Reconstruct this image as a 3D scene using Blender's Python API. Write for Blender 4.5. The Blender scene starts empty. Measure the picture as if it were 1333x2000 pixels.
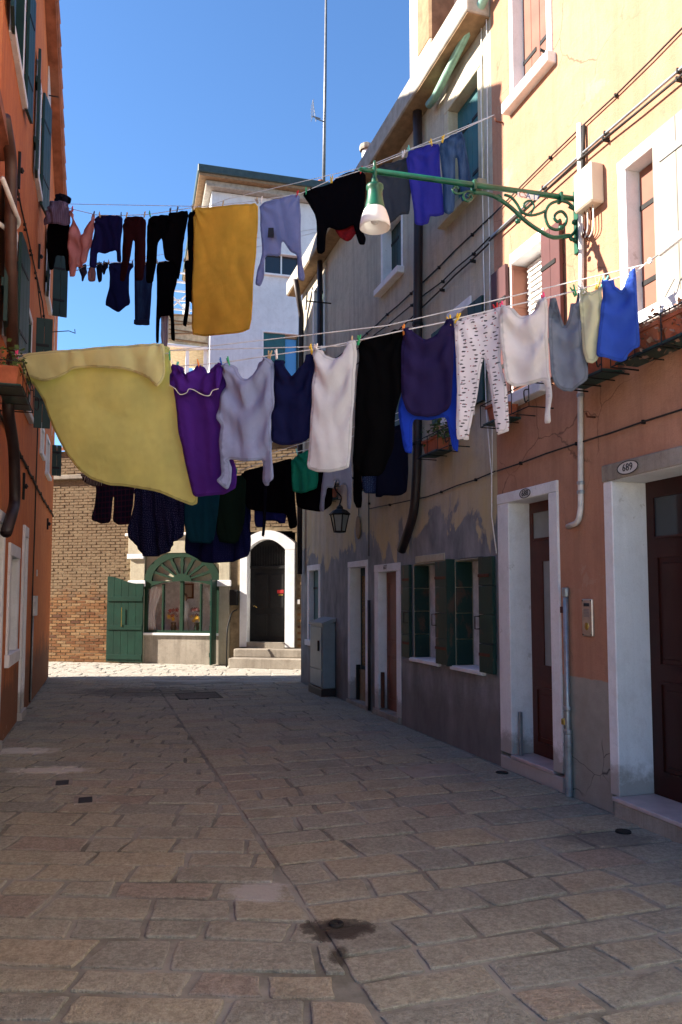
import bpy, bmesh, math, random
import numpy as np
from mathutils import Vector, Matrix, noise, geometry
random.seed(7)
S = bpy.context.scene
COL = S.collection
# ---------------------------------------------------------------- camera, sky, sun, exposure
CAM_H = 1.55
FPX, CX, CY = 1500.0, 666.5, 1057.0          # photograph pixels (1333 x 2000)
TILT = math.atan(108 / 1500)
cam = bpy.data.cameras.new('camera'); camo = bpy.data.objects.new('camera', cam); COL.objects.link(camo)
camo.location = (0, 0, CAM_H); camo.rotation_euler = (math.pi / 2 + TILT, 0, 0)
cam.sensor_fit = 'VERTICAL'; cam.sensor_height = 36; cam.sensor_width = 24
cam.lens = FPX / 2000 * 36; cam.shift_y = 57 / 2000; cam.clip_start = 0.05; cam.clip_end = 500
S.camera = camo
SUN_EL, SUN_Y = math.radians(27.5), 0.045
world = bpy.data.worlds.new('World'); S.world = world; world.use_nodes = True
wn = world.node_tree.nodes; wl = world.node_tree.links
sky = wn.new('ShaderNodeTexSky'); sky.sky_type = 'NISHITA'; sky.sun_disc = False
sky.sun_elevation = SUN_EL; sky.sun_rotation = math.radians(-90)
sky.air_density = 1.15; sky.dust_density = 0.1; sky.ozone_density = 8.0
wl.new(sky.outputs[0], wn['Background'].inputs[0]); wn['Background'].inputs[1].default_value = 0.076
sl = bpy.data.lights.new('sun', 'SUN'); sl.energy = 5.0; sl.angle = math.radians(0.5); sl.color = (1, .885, .76)
so = bpy.data.objects.new('sun', sl); COL.objects.link(so)
sd = Vector((math.cos(SUN_EL), SUN_Y, -math.sin(SUN_EL))).normalized()
so.rotation_euler = sd.to_track_quat('-Z', 'Y').to_euler(); so.location = (-20, 5, 20)
S.view_settings.view_transform = 'Standard'; S.view_settings.look = 'None'
S.view_settings.exposure = 1.9; S.view_settings.gamma = 1.0; S.view_settings.use_curve_mapping = False
S.render.engine = 'CYCLES'

# ---------------------------------------------------------------- geometry helpers
def ray(px, py):
    a = (px - CX) / FPX; b = (CY - py) / FPX; c, s = math.cos(TILT), math.sin(TILT)
    return (a, c - b * s, s + b * c)
def ground(px, py):
    d = ray(px, py); t = -CAM_H / d[2]; return (d[0] * t, d[1] * t)
class Frame:            # x runs to the right along a facade, y into it, z up
    def __init__(s, o, x):
        n = math.hypot(*x); s.o = o; s.x = (x[0] / n, x[1] / n); s.y = (-s.x[1], s.x[0])
    def hit(s, px, py, out=0):
        d = ray(px, py); o = (s.o[0] - s.y[0] * out, s.o[1] - s.y[1] * out)
        t = (o[0] * s.y[0] + o[1] * s.y[1]) / (d[0] * s.y[0] + d[1] * s.y[1])
        return ((d[0] * t - o[0]) * s.x[0] + (d[1] * t - o[1]) * s.x[1], CAM_H + d[2] * t)
    def w(s, x, y=0, z=0): return Vector((s.o[0] + s.x[0] * x + s.y[0] * y, s.o[1] + s.x[1] * x + s.y[1] * y, z))
    def loc(s, wx, wy):
        dx, dy = wx - s.o[0], wy - s.o[1]; return (dx * s.x[0] + dy * s.x[1], dx * s.y[0] + dy * s.y[1])
    def mat(s): return Matrix(((s.x[0], s.y[0], 0, s.o[0]), (s.x[1], s.y[1], 0, s.o[1]), (0, 0, 1, 0), (0, 0, 0, 1)))
WF = Frame((0, 0), (1, 0))
RF = Frame(ground(980, 1497), (0.30204747755, -0.9532928832))
_g0, _g1 = ground(0, 1455), ground(92, 1327); LF = Frame(_g0, (_g1[0] - _g0[0], _g1[1] - _g0[1]))
_b0, _b1 = ground(95, 1292.5), ground(445, 1299.5); BF = Frame(_b0, (_b1[0] - _b0[0], _b1[1] - _b0[1]))

BASE = {}
def thing(name, label, cat, frame=WF, base=(0, 0, 0), group=None):
    o = bpy.data.objects.new(name, None); COL.objects.link(o); o.empty_display_size = .2
    o.matrix_world = frame.mat() @ Matrix.Translation(base)
    o['label'] = label; o['category'] = cat
    if group: o['group'] = group
    BASE[o.name] = Vector(base); return o
class M:
    def __init__(s): s.v = []; s.f = []; s.attr = {}
    def add(s, v, f):
        b = len(s.v); s.v += [tuple(p) for p in v]; s.f += [tuple(i + b for i in q) for q in f]; return s
    def box(s, x0, x1, y0, y1, z0, z1):
        return s.add([(x0, y0, z0), (x1, y0, z0), (x1, y1, z0), (x0, y1, z0), (x0, y0, z1), (x1, y0, z1), (x1, y1, z1), (x0, y1, z1)],
                     [(0, 3, 2, 1), (4, 5, 6, 7), (0, 1, 5, 4), (1, 2, 6, 5), (2, 3, 7, 6), (3, 0, 4, 7)])
    def prism(s, poly, y0, y1):     # poly in (x, z), counter-clockwise seen from -y
        n = len(poly)
        v = [(p[0], y0, p[1]) for p in poly] + [(p[0], y1, p[1]) for p in poly]
        return s.add(v, [tuple(range(n)), tuple(range(2 * n - 1, n - 1, -1))] + [(i, i + n, (i + 1) % n + n, (i + 1) % n) for i in range(n)])
    def tube(s, pts, r, n=7, caps=True):
        pts = [Vector(p) for p in pts]; rs = r if isinstance(r, (list, tuple)) else [r] * len(pts)
        b = len(s.v); up = None
        for i, p in enumerate(pts):
            t = ((pts[min(i + 1, len(pts) - 1)] - pts[max(i - 1, 0)])).normalized()
            if up is None: up = t.orthogonal().normalized()
            else:
                up = up - t * up.dot(t); up = up.normalized() if up.length > 1e-5 else t.orthogonal().normalized()
            sd_ = t.cross(up)
            for k in range(n):
                a = 2 * math.pi * k / n; s.v.append(tuple(p + (up * math.cos(a) + sd_ * math.sin(a)) * rs[i]))
        for i in range(len(pts) - 1):
            for k in range(n):
                a = b + i * n + k; c = b + i * n + (k + 1) % n; s.f.append((a, c, c + n, a + n))
        if caps:
            s.f.append(tuple(b + k for k in range(n - 1, -1, -1))); e = b + (len(pts) - 1) * n; s.f.append(tuple(e + k for k in range(n)))
        return s
    def lathe(s, prof, c=(0, 0, 0), n=16):
        b = len(s.v)
        for r, z in prof:
            for k in range(n):
                a = 2 * math.pi * k / n; s.v.append((c[0] + r * math.cos(a), c[1] + r * math.sin(a), c[2] + z))
        for i in range(len(prof) - 1):
            for k in range(n):
                a = b + i * n + k; d = b + i * n + (k + 1) % n; s.f.append((a, d, d + n, a + n))
        return s
    def xf(s, fn): s.v = [tuple(fn(*p)) for p in s.v]; return s
    def build(s, name, mat, parent=None, frame=None, base=(0, 0, 0), smooth=False, bevel=0):
        me = bpy.data.meshes.new(name)
        if parent is not None:
            r = parent
            while r.parent: r = r.parent
            b = BASE.get(r.name, Vector((0, 0, 0)))
        else: b = Vector(base)
        me.from_pydata([(p[0] - b[0], p[1] - b[1], p[2] - b[2]) for p in s.v], [], s.f)
        for k, (dom, vals) in s.attr.items():
            at = me.attributes.new(k, 'FLOAT', dom); at.data.foreach_set('value', np.asarray(vals, dtype=np.float32))
        me.validate(); me.update()
        o = bpy.data.objects.new(name, me); COL.objects.link(o)
        if parent is not None: o.parent = parent
        else:
            o.matrix_world = (frame or WF).mat() @ Matrix.Translation(base); BASE[o.name] = Vector(base)
        if mat: me.materials.append(mat)
        if smooth: me.polygons.foreach_set('use_smooth', [True] * len(me.polygons))
        if bevel:
            md = o.modifiers.new('bevel', 'BEVEL'); md.width = bevel; md.segments = 1; md.limit_method = 'ANGLE'
        return o
def tag(o, label, cat, group=None):
    o['label'] = label; o['category'] = cat
    if group: o['group'] = group
    return o
def box(name, mat, parent, *a, bevel=0.004, **k): return M().box(*a).build(name, mat, parent, bevel=bevel, **k)
def text_m(txt, size):
    cu = bpy.data.curves.new('t', 'FONT'); cu.body = txt; cu.size = size; cu.extrude = .0015; cu.align_x = 'CENTER'; cu.align_y = 'CENTER'
    cu.resolution_u = 2
    to = bpy.data.objects.new('t', cu); COL.objects.link(to)
    bpy.context.view_layer.update()
    ev = to.evaluated_get(bpy.context.evaluated_depsgraph_get()); me = ev.to_mesh()
    m = M(); m.add([(v.co.x, -v.co.z, v.co.y) for v in me.vertices], [tuple(p.vertices) for p in me.polygons])
    ev.to_mesh_clear(); bpy.data.objects.remove(to); bpy.data.curves.remove(cu); return m

# ---------------------------------------------------------------- materials
def lin(c): return tuple(((x / 255) / 12.92 if x / 255 <= .04045 else ((x / 255 + .055) / 1.055) ** 2.4) for x in c)
class N:
    def __init__(s, name):
        s.m = bpy.data.materials.new(name); s.m.use_nodes = True; s.t = s.m.node_tree; s.b = s.t.nodes['Principled BSDF']
        s.co = s.n('ShaderNodeTexCoord').outputs['Object']
    def n(s, k, **kw):
        x = s.t.nodes.new(k)
        for a, v in kw.items(): setattr(x, a, v)
        return x
    def l(s, a, b): s.t.links.new(a, b)
    def val(s, sock, v):
        if hasattr(v, 'is_linked') or hasattr(v, 'node'): s.l(v, sock)
        else: sock.default_value = v
    def noise(s, scale, detail=4, rough=.55, co=None, dist=0):
        x = s.n('ShaderNodeTexNoise'); x.inputs['Scale'].default_value = scale; x.inputs['Detail'].default_value = detail
        x.inputs['Roughness'].default_value = rough; x.inputs['Distortion'].default_value = dist
        s.l(co or s.co, x.inputs['Vector']); return x.outputs[0]
    def map(s, sc, co=None, loc=(0, 0, 0)):
        x = s.n('ShaderNodeMapping'); x.inputs['Scale'].default_value = sc; x.inputs['Location'].default_value = loc; s.l(co or s.co, x.inputs[0]); return x.outputs[0]
    def ramp(s, f, stops, interp='LINEAR'):
        x = s.n('ShaderNodeValToRGB'); r = x.color_ramp; r.interpolation = interp
        while len(r.elements) < len(stops): r.elements.new(.5)
        for e, (p, c) in zip(r.elements, stops):
            e.position = p; e.color = (c, c, c, 1) if not hasattr(c, '__len__') else (*c[:3], 1)
        s.l(f, x.inputs[0]); return x.outputs[0]
    def mix(s, f, a, b, mode='MIX'):
        x = s.n('ShaderNodeMix', data_type='RGBA', blend_type=mode)
        s.val(x.inputs[0], f)
        for i, v in ((6, a), (7, b)):
            if hasattr(v, 'node'): s.l(v, x.inputs[i])
            else: x.inputs[i].default_value = (*v[:3], 1)
        return x.outputs[2]
    def math(s, op, a, b=0.0, c=0.0):
        x = s.n('ShaderNodeMath', operation=op); s.val(x.inputs[0], a); s.val(x.inputs[1], b)
        if op in ('MULTIPLY_ADD', 'SMOOTH_MIN'): s.val(x.inputs[2], c)
        return x.outputs[0]
    def sep(s, co=None):
        x = s.n('ShaderNodeSeparateXYZ'); s.l(co or s.co, x.inputs[0]); return x.outputs
    def attr(s, nm): return s.n('ShaderNodeAttribute', attribute_name=nm).outputs['Fac']
    def bump(s, h, strength=.3, dist=.01):
        x = s.n('ShaderNodeBump'); x.inputs['Strength'].default_value = strength; x.inputs['Distance'].default_value = dist
        s.l(h, x.inputs['Height']); s.l(x.outputs[0], s.b.inputs['Normal'])
    def out(s, col, rough=.8, spec=.3, metal=0):
        if hasattr(col, 'node'): s.l(col, s.b.inputs['Base Color'])
        else: s.b.inputs['Base Color'].default_value = (*col[:3], 1)
        s.val(s.b.inputs['Roughness'], rough); s.b.inputs['Specular IOR Level'].default_value = spec; s.b.inputs['Metallic'].default_value = metal
        return s.m
def plain(name, col, rough=.7, spec=.3, metal=0, var=.25, scale=9, bump=.1):
    n = N(name); f = n.noise(scale, 5, .6)
    c = n.mix(n.ramp(f, [(.3, 0), (.7, 1)]), tuple(x * (1 - var) for x in col), tuple(min(1, x * (1 + var)) for x in col))
    if bump: n.bump(n.noise(scale * 8, 3), bump, .004)
    return n.out(c, rough, spec, metal)
def paint_worn(name, col, under, amount=.4, rough=.55, scale=6):
    n = N(name); f = n.noise(scale, 6, .7, n.map((1, 1, .5)))
    c = n.mix(n.ramp(n.noise(3, 3), [(.3, 0), (.7, 1)]), tuple(x * .8 for x in col), tuple(x * 1.2 for x in col))
    c = n.mix(n.ramp(f, [(.72 - amount * .3, 0), (.76 - amount * .25, 1)]), c, under)
    n.bump(f, .25, .004); return n.out(c, rough, .35)
MT = {}
def plaster(name, ca, cb, cc, patches=(), bump=.25, streak=.35):
    """ca/cb tonal variation, cc stain colour"""
    n = N(name)
    f = n.noise(.9, 7, .65); c = n.mix(n.ramp(f, [(.33, 0), (.67, 1)]), ca, cb)
    f2 = n.noise(5, 8, .75); c = n.mix(n.math('MULTIPLY', n.ramp(f2, [(.48, 0), (.70, 1)]), .55), c, cc)
    sp = n.noise(70, 4, .75); c = n.mix(n.math('MULTIPLY', n.ramp(sp, [(.52, 0), (.72, 1)]), .45), c, cc)
    c = n.mix(n.math('MULTIPLY', n.ramp(n.noise(34, 5, .7), [(.56, 0), (.7, 1)]), .3), c, cb)
    st = n.noise(2.6, 6, .7, n.map((2.6, 2.6, .16))); c = n.mix(n.math('MULTIPLY', n.ramp(st, [(.47, 0), (.70, 1)]), streak * 1.5), c, cc)
    for p in patches: c = p(n, c)
    h = n.math('ADD', n.noise(14, 7, .7), n.math('MULTIPLY', n.noise(110, 3, .7), .5)); n.bump(h, min(1, bump * 2.0), .016)
    return n.out(c, .9, .15)
def cement_patch(n, c):
    x, y, z = n.sep(); nz = n.noise(1.15, 7, .6, n.map((1.25, 1, .75)), 1.2)
    ed = n.math('ADD', z, n.math('MULTIPLY', n.math('SUBTRACT', nz, .5), -2.6))
    m = n.ramp(n.math('MULTIPLY', n.math('SUBTRACT', ed, 2.1), 2.2), [(.38, 1), (.60, 0)])
    right = n.ramp(n.math('ADD', n.math('MULTIPLY_ADD', x, .5, 1.7), n.math('MULTIPLY', nz, .5)), [(.70, 0), (.82, 1)])
    m = n.math('MULTIPLY', m, n.math('MULTIPLY_ADD', right, .62, .38))
    g = n.mix(n.ramp(n.noise(2.6, 6, .65, n.map((1.4, 1, .6))), [(.3, 0), (.7, 1)]), (.13, .14, .155), (.34, .345, .35))
    c = n.mix(m, c, g)
    # damp base with flaking
    lo = n.ramp(n.math('ADD', z, n.math('MULTIPLY', n.noise(3.1, 5), -.7)), [(.05, 1), (.42, 0)])
    c = n.mix(n.math('MULTIPLY', lo, .6), c, (.13, .115, .10))
    return c
def ochre_patch(n, c):
    x, y, z = n.sep(); f = n.noise(1.1, 6, .65, n.map((1, 1, .6)))
    f = n.math('ADD', f, n.math('MULTIPLY', n.math('SUBTRACT', 3.6, z), .08))
    return n.mix(n.ramp(f, [(.44, 0), (.70, .85)]), c, (.54, .43, .22))
def brick_bare(n, c):
    x, y, z = n.sep(); nz = n.noise(3.5, 6, .7)
    dx = n.math('MULTIPLY', n.math('ADD', x, 5.45), 1.0 / .55); dz = n.math('MULTIPLY', n.math('SUBTRACT', z, 1.75), 1 / .75)
    d = n.math('ADD', n.math('ADD', n.math('POWER', dx, 2.0), n.math('POWER', dz, 2.0)), n.math('MULTIPLY', n.math('SUBTRACT', nz, .5), 3.0))
    m = n.ramp(d, [(.85, 1), (1.0, 0)])
    b = n.n('ShaderNodeTexBrick'); n.l(n.map((1, 1, 1)), b.inputs[0])
    cmb = n.n('ShaderNodeCombineXYZ'); n.l(x, cmb.inputs[0]); n.l(z, cmb.inputs[1]); n.l(cmb.outputs[0], b.inputs[0])
    b.inputs['Scale'].default_value = 1.0; b.inputs['Brick Width'].default_value = .24; b.inputs['Row Height'].default_value = .07; b.inputs['Mortar Size'].default_value = .009
    b.inputs['Color1'].default_value = (.30, .10, .05, 1); b.inputs['Color2'].default_value = (.22, .10, .06, 1); b.inputs['Mortar'].default_value = (.3, .26, .22, 1)
    return n.mix(m, c, n.mix(n.ramp(n.noise(5, 4), [(.4, 0), (.65, 1)]), b.outputs[0], (.16, .14, .13)))
def foot_grime(n, c):
    x, y, z = n.sep(); lo = n.ramp(n.math('ADD', z, n.math('MULTIPLY', n.noise(4, 6, .75), -.5)), [(-.12, 1), (.12, 0)])
    ch = n.ramp(n.noise(7, 6, .75), [(.64, 0), (.67, 1)])
    return n.mix(n.math('MULTIPLY', ch, .45), n.mix(n.math('MULTIPLY', lo, .7), c, (.24, .21, .17)), (.40, .37, .33))
def grime(n, c):
    x, y, z = n.sep(); lo = n.ramp(n.math('ADD', z, n.math('MULTIPLY', n.noise(2.6, 6, .7), -1.1)), [(-.1, 1), (.35, 0)])
    c = n.mix(n.math('MULTIPLY', lo, .75), c, (.12, .075, .055))
    fl = n.ramp(n.math('ADD', n.noise(6, 6, .75), n.math('MULTIPLY', z, -.06)), [(.60, 0), (.63, 1)])
    return n.mix(n.math('MULTIPLY', fl, .5), c, (.45, .33, .26))
def hairline(n, c):
    v = n.n('ShaderNodeTexVoronoi', feature='DISTANCE_TO_EDGE'); v.inputs['Scale'].default_value = 1.3
    mixv = n.n('ShaderNodeMix', data_type='VECTOR'); mixv.inputs[0].default_value = .2; n.l(n.co, mixv.inputs[4])
    nn = n.n('ShaderNodeTexNoise'); nn.inputs['Scale'].default_value = 3; nn.inputs['Detail'].default_value = 6; n.l(n.co, nn.inputs[0]); n.l(nn.outputs[1], mixv.inputs[5]); n.l(mixv.outputs[1], v.inputs['Vector'])
    cr = n.math('MULTIPLY', n.ramp(v.outputs['Distance'], [(.0, 1), (.007, 0)]), n.ramp(n.noise(.9, 3), [(.48, 0), (.55, .8)]))
    c = n.mix(cr, c, (.12, .07, .05))
    pa = n.ramp(n.noise(1.6, 7, .72), [(.60, 0), (.635, 1)]); c = n.mix(n.math('MULTIPLY', pa, .5), c, (.44, .30, .215))
    return n.mix(n.math('MULTIPLY', n.ramp(n.noise(3.3, 7, .75, n.map((1.6, 1.6, .5))), [(.58, 0), (.68, 1)]), .45), c, (.24, .15, .11))
def plinth_patch(n, c):
    x, y, z = n.sep()
    m = n.ramp(n.math('ADD', z, n.math('MULTIPLY', n.math('SUBTRACT', n.noise(9, 3), .5), .025)), [(.925, 1), (.932, 0)])
    v = n.n('ShaderNodeTexVoronoi', feature='DISTANCE_TO_EDGE'); v.inputs['Scale'].default_value = 2.3
    mixv = n.n('ShaderNodeMix', data_type='VECTOR'); mixv.inputs[0].default_value = .12; n.l(n.co, mixv.inputs[4])
    nn = n.n('ShaderNodeTexNoise'); nn.inputs['Scale'].default_value = 4; n.l(n.co, nn.inputs[0]); n.l(nn.outputs[1], mixv.inputs[5]); n.l(mixv.outputs[1], v.inputs['Vector'])
    crack = n.math('MULTIPLY', n.ramp(v.outputs['Distance'], [(.0, 1), (.008, 0)]), n.ramp(n.noise(1.6, 2), [(.5, 0), (.56, 1)]))
    g = n.mix(n.ramp(n.noise(3, 6, .65), [(.3, 0), (.7, 1)]), (.25, .235, .20), (.36, .34, .29))
    g = n.mix(crack, g, (.06, .055, .05))
    return n.mix(m, c, g)
MT['salmon'] = plaster('salmon_plaster', (.41, .21, .132), (.50, .265, .17), (.31, .155, .10), [hairline, plinth_patch], .35, .4)
MT['yellow'] = plaster('yellow_plaster', (.42, .385, .31), (.54, .495, .39), (.25, .235, .21), [ochre_patch, cement_patch, brick_bare], .3, .45)
MT['orange'] = plaster('orange_plaster', (.53, .155, .05), (.64, .215, .075), (.40, .11, .055), [grime], .25, .4)
MT['white_plaster'] = plaster('white_plaster', (.62, .64, .66), (.76, .77, .78), (.5, .5, .5), [], .15, .2)
MT['cream_plaster'] = plaster('cream_plaster', (.42, .385, .28), (.53, .49, .37), (.30, .25, .18), [], .2, .3)
MT['pale_plaster'] = plaster('pale_plaster', (.72, .69, .60), (.82, .79, .70), (.6, .55, .45), [], .15, .2)
MT['white_stone'] = plaster('white_stone', (.72, .72, .72), (.83, .83, .83), (.56, .55, .53), [foot_grime], .14, .2)
MT['grey_stone'] = plaster('grey_stone', (.26, .23, .19), (.37, .335, .28), (.15, .125, .10), [], .2, .4)
MT['threshold'] = plain('threshold_marble', (.46, .38, .36), .4, .4, var=.15)
MT['wood_dark'] = plain('dark_red_wood', (.030, .007, .005), .4, .25, scale=5)
MT['wood_door'] = plain('brown_door_wood', (.075, .018, .010), .4, .3, scale=5)
MT['shutter_brown'] = paint_worn('brown_shutter_paint', (.21, .085, .055), (.2, .1, .07), .1)
MT['shutter_plum'] = paint_worn('plum_shutter_paint', (.085, .028, .028), (.1, .05, .045), .1)
MT['shutter_grey'] = paint_worn('grey_shutter_paint', (.27, .255, .22), (.22, .19, .165), .2)
MT['shutter_green'] = paint_worn('green_shutter_paint', (.007, .032, .024), (.075, .045, .03), .6)
MT['shutter_dark'] = paint_worn('dark_green_paint', (.010, .035, .030), (.02, .04, .035), .2)
MT['shutter_blue'] = paint_worn('blue_green_paint', (.02, .10, .11), (.03, .06, .06), .2)
MT['shop_green'] = paint_worn('shop_green_paint', (.003, .032, .020), (.008, .05, .032), .25, .4)
MT['fan_green'] = paint_worn('fanlight_green_paint', (.005, .032, .015), (.01, .045, .025), .2, .45)
MT['iron'] = plain('black_iron', (.010, .010, .010), .6, .25)
MT['rust'] = plain('rusty_iron', (.10, .035, .02), .8, .2)
MT['pipe_brown'] = plain('brown_pipe', (.060, .028, .020), .5, .4)
MT['pipe_dark'] = plain('dark_pipe', (.020, .012, .012), .5, .4)
MT['pipe_white'] = plain('pale_conduit', (.58, .56, .53), .5, .4)
MT['pipe_steel'] = plain('galvanised_pipe', (.30, .33, .35), .4, .5, .6)
MT['pipe_green'] = plain('verdigris_gutter', (.20, .36, .28), .5, .4)
MT['brass'] = plain('brass', (.55, .38, .10), .35, .5, .9)
MT['steel'] = plain('brushed_steel', (.62, .56, .48), .35, .5, .75)
MT['cable'] = plain('black_cable', (.03, .028, .026), .7, .2)
MT['cord'] = plain('white_cord', (.72, .72, .70), .7, .2)
MT['lamp_green'] = plain('lamp_green_paint', (.004, .075, .040), .4, .45, var=.4)
MT['plate'] = plain('enamel_white', (.55, .54, .51), .4, .4, var=.05)
MT['ink'] = plain('black_ink', (.03, .03, .035), .6, .2)
MT['ink_red'] = plain('red_ink', (.5, .2, .1), .6, .2)
MT['ink_blue'] = plain('blue_ink', (.05, .12, .3), .6, .2)
MT['terracotta'] = plain('terracotta', (.36, .11, .055), .8, .2)
MT['tray'] = plain('green_tray', (.02, .05, .045), .5, .3)
MT['cabinet'] = plain('cabinet_grey', (.20, .25, .27), .45, .4, var=.08)
MT['plastic_white'] = plain('cream_plastic', (.50, .46, .37), .45, .4, var=.06)
MT['tile'] = plain('roof_tile', (.30, .12, .07), .85, .2, var=.4, scale=4)
MT['fascia'] = plain('concrete_fascia', (.34, .32, .28), .85, .2)
MT['fascia_dark'] = plain('dark_metal_fascia', (.035, .06, .06), .5, .4)
MT['soffit'] = plain('soffit_wood', (.24, .16, .09), .8, .2)
MT['timber'] = plain('pale_timber', (.52, .42, .26), .8, .2)
MT['white_metal'] = plain('white_metal', (.8, .79, .76), .5, .4, var=.05)
MT['lead'] = plain('aluminium_mast', (.20, .205, .21), .5, .4, .3)
MT['interior'] = plain('dark_interior', (.03, .028, .026), .9, .1)
MT['room'] = plain('pale_room', (.60, .60, .60), .9, .1)
MT['rubber'] = plain('drain_dark', (.02, .018, .016), .8, .2)
MT['red'] = plain('red_notice', (.35, .02, .02), .6, .3)
MT['yellow_plastic'] = plain('yellow_flower', (.75, .42, .02), .6, .3)
def glassy(name, col, rough=.08):
    n = N(name); return n.out(col, rough, .6)
MT['glass'] = glassy('window_glass', (.02, .025, .03)); MT['glass_blue'] = glassy('blue_glass', (.07, .26, .50), .2)
MT['glass_frost'] = plain('frosted_glass', (.22, .25, .25), .3, .5, var=.1); MT['glass_amber'] = plain('amber_glass', (.20, .12, .03), .25, .5, var=.6, scale=30)
def clear_glass():
    n = N('clear_glass'); t = n.t; tr = n.n('ShaderNodeBsdfTransparent'); gl = n.n('ShaderNodeBsdfGlossy'); gl.inputs['Roughness'].default_value = .05
    mx = n.n('ShaderNodeMixShader'); mx.inputs[0].default_value = .07
    n.l(tr.outputs[0], mx.inputs[1]); n.l(tr.outputs[0], mx.inputs[1]); n.l(gl.outputs[0], mx.inputs[2]); n.l(mx.outputs[0], t.nodes['Material Output'].inputs[0]); return n.m
MT['clear'] = clear_glass()
def lamp_glass():
    n = N('opal_glass'); b = n.b; b.inputs['Base Color'].default_value = (.93, .93, .92, 1); b.inputs['Roughness'].default_value = .25
    b.inputs['Subsurface Weight'].default_value = .0
    tl = n.n('ShaderNodeBsdfTranslucent'); tl.inputs[0].default_value = (.85, .84, .8, 1); mx = n.n('ShaderNodeMixShader'); mx.inputs[0].default_value = .4
    n.l(b.outputs[0], mx.inputs[1]); n.l(tl.outputs[0], mx.inputs[2]); n.l(mx.outputs[0], n.t.nodes['Material Output'].inputs[0]); return n.m
MT['opal'] = lamp_glass()
def leaf_mat(name, a, b):
    n = N(name); oi = n.noise(40, 2); return n.out(n.mix(oi, a, b), .6, .3)
MT['leaf'] = leaf_mat('leaf_green', (.04, .08, .02), (.10, .15, .04)); MT['leaf_dry'] = leaf_mat('leaf_dry', (.22, .10, .07), (.36, .22, .15))
MT['petal'] = leaf_mat('petal_purple', (.12, .02, .05), (.2, .05, .03))

# paving: tone attribute per stone, 'rim' runs 0 at the edge to 1 inside
def stone_mat():
    n = N('paving_stone'); t = n.attr('tone'); geo = n.n('ShaderNodeNewGeometry').outputs['Position']
    c = n.ramp(t, [(0, (.30, .30, .235)), (.3, (.38, .36, .265)), (.55, (.44, .395, .27)), (.75, (.49, .42, .26)), (.9, (.42, .33, .225)), (1, (.35, .265, .195))])
    x_, y_, z_ = n.sep(geo); c = n.mix(n.math('MULTIPLY', n.ramp(n.math('MULTIPLY', y_, .05), [(.7, 0), (.735, 1)]), .95), c, (.62, .59, .52))  # past the shadow edge, sunlight is put into the colour as paler stone
    f = n.noise(5, 7, .7, geo); c = n.mix(n.ramp(f, [(.3, 0), (.72, 1)]), n.mix(.30, c, (.15, .14, .12)), n.mix(.25, c, (.48, .44, .38)))
    c2 = n.mix(n.ramp(n.noise(45, 5, .8, geo), [(.40, 0), (.60, 1)]), n.mix(.42, c, (.09, .08, .06)), n.mix(.18, c, (.62, .58, .48)))
    c2 = n.mix(n.math('MULTIPLY', n.ramp(n.noise(2.2, 6, .75, geo), [(.5, 0), (.68, 1)]), .4), c2, (.13, .115, .09))
    rim = n.math('ADD', n.attr('rim'), n.math('MULTIPLY', n.math('SUBTRACT', n.noise(9, 5, .65, geo), .5), 1.8))
    gate = n.ramp(n.noise(1.7, 4, .6, geo), [(.42, .12), (.62, 1)])
    c3 = n.mix(n.math('MULTIPLY', n.math('MULTIPLY', n.ramp(rim, [(.0, 1), (.30, 0)]), .6), gate), c2, (.36, .35, .30))
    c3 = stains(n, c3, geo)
    n.bump(n.math('ADD', n.noise(22, 6, .7, geo), n.math('MULTIPLY', n.noise(90, 3, .7, geo), .7)), .9, .022)
    return n.out(c3, n.ramp(f, [(.3, .62), (.7, .85)]), .35)
def stains(n, c, geo):
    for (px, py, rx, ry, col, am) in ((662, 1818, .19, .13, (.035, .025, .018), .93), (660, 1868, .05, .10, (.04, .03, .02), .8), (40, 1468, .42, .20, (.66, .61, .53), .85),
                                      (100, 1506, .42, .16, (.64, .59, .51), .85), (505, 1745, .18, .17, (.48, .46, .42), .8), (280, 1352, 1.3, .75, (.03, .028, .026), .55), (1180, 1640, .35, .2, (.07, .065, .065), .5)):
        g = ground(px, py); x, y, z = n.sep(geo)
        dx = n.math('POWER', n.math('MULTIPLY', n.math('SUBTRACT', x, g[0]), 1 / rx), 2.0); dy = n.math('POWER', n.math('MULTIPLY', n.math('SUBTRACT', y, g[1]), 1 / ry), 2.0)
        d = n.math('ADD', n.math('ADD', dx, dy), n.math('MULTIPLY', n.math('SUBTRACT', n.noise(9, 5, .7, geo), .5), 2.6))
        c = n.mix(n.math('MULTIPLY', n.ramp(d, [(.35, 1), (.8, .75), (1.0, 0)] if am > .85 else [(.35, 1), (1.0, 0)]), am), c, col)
    return c
def mortar_mat():  # ground behind the camera is made pale to bounce light into the alley
    n = N('mortar'); geo = n.n('ShaderNodeNewGeometry').outputs['Position']
    f = n.noise(11, 6, .7, geo); c = n.mix(n.ramp(n.math('ADD', n.math('MULTIPLY', n.noise(1.7, 4, .6, geo), 1.3), n.math('MULTIPLY', f, .5)), [(.72, 0), (1.0, 1)]), (.14, .135, .105), (.28, .27, .225)); x_, y_, z_ = n.sep(geo); c = n.mix(n.ramp(n.math('MULTIPLY_ADD', y_, .05, .5), [(.52, 1), (.56, 0), (1, 0)]), c, n.mix(f, (.52, .50, .43), (.66, .63, .55))); c = n.mix(n.math('MULTIPLY', n.ramp(n.math('MULTIPLY', y_, .05), [(.7, 0), (.735, 1)]), .85), c, (.56, .53, .46)); c = stains(n, c, geo)  # far strip paled too, its sunlight painted into the mortar colour
    n.bump(n.noise(60, 4, .7, geo), .4, .01); return n.out(c, .9, .2)
MT['stone'] = stone_mat(); MT['mortar'] = mortar_mat()
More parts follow.
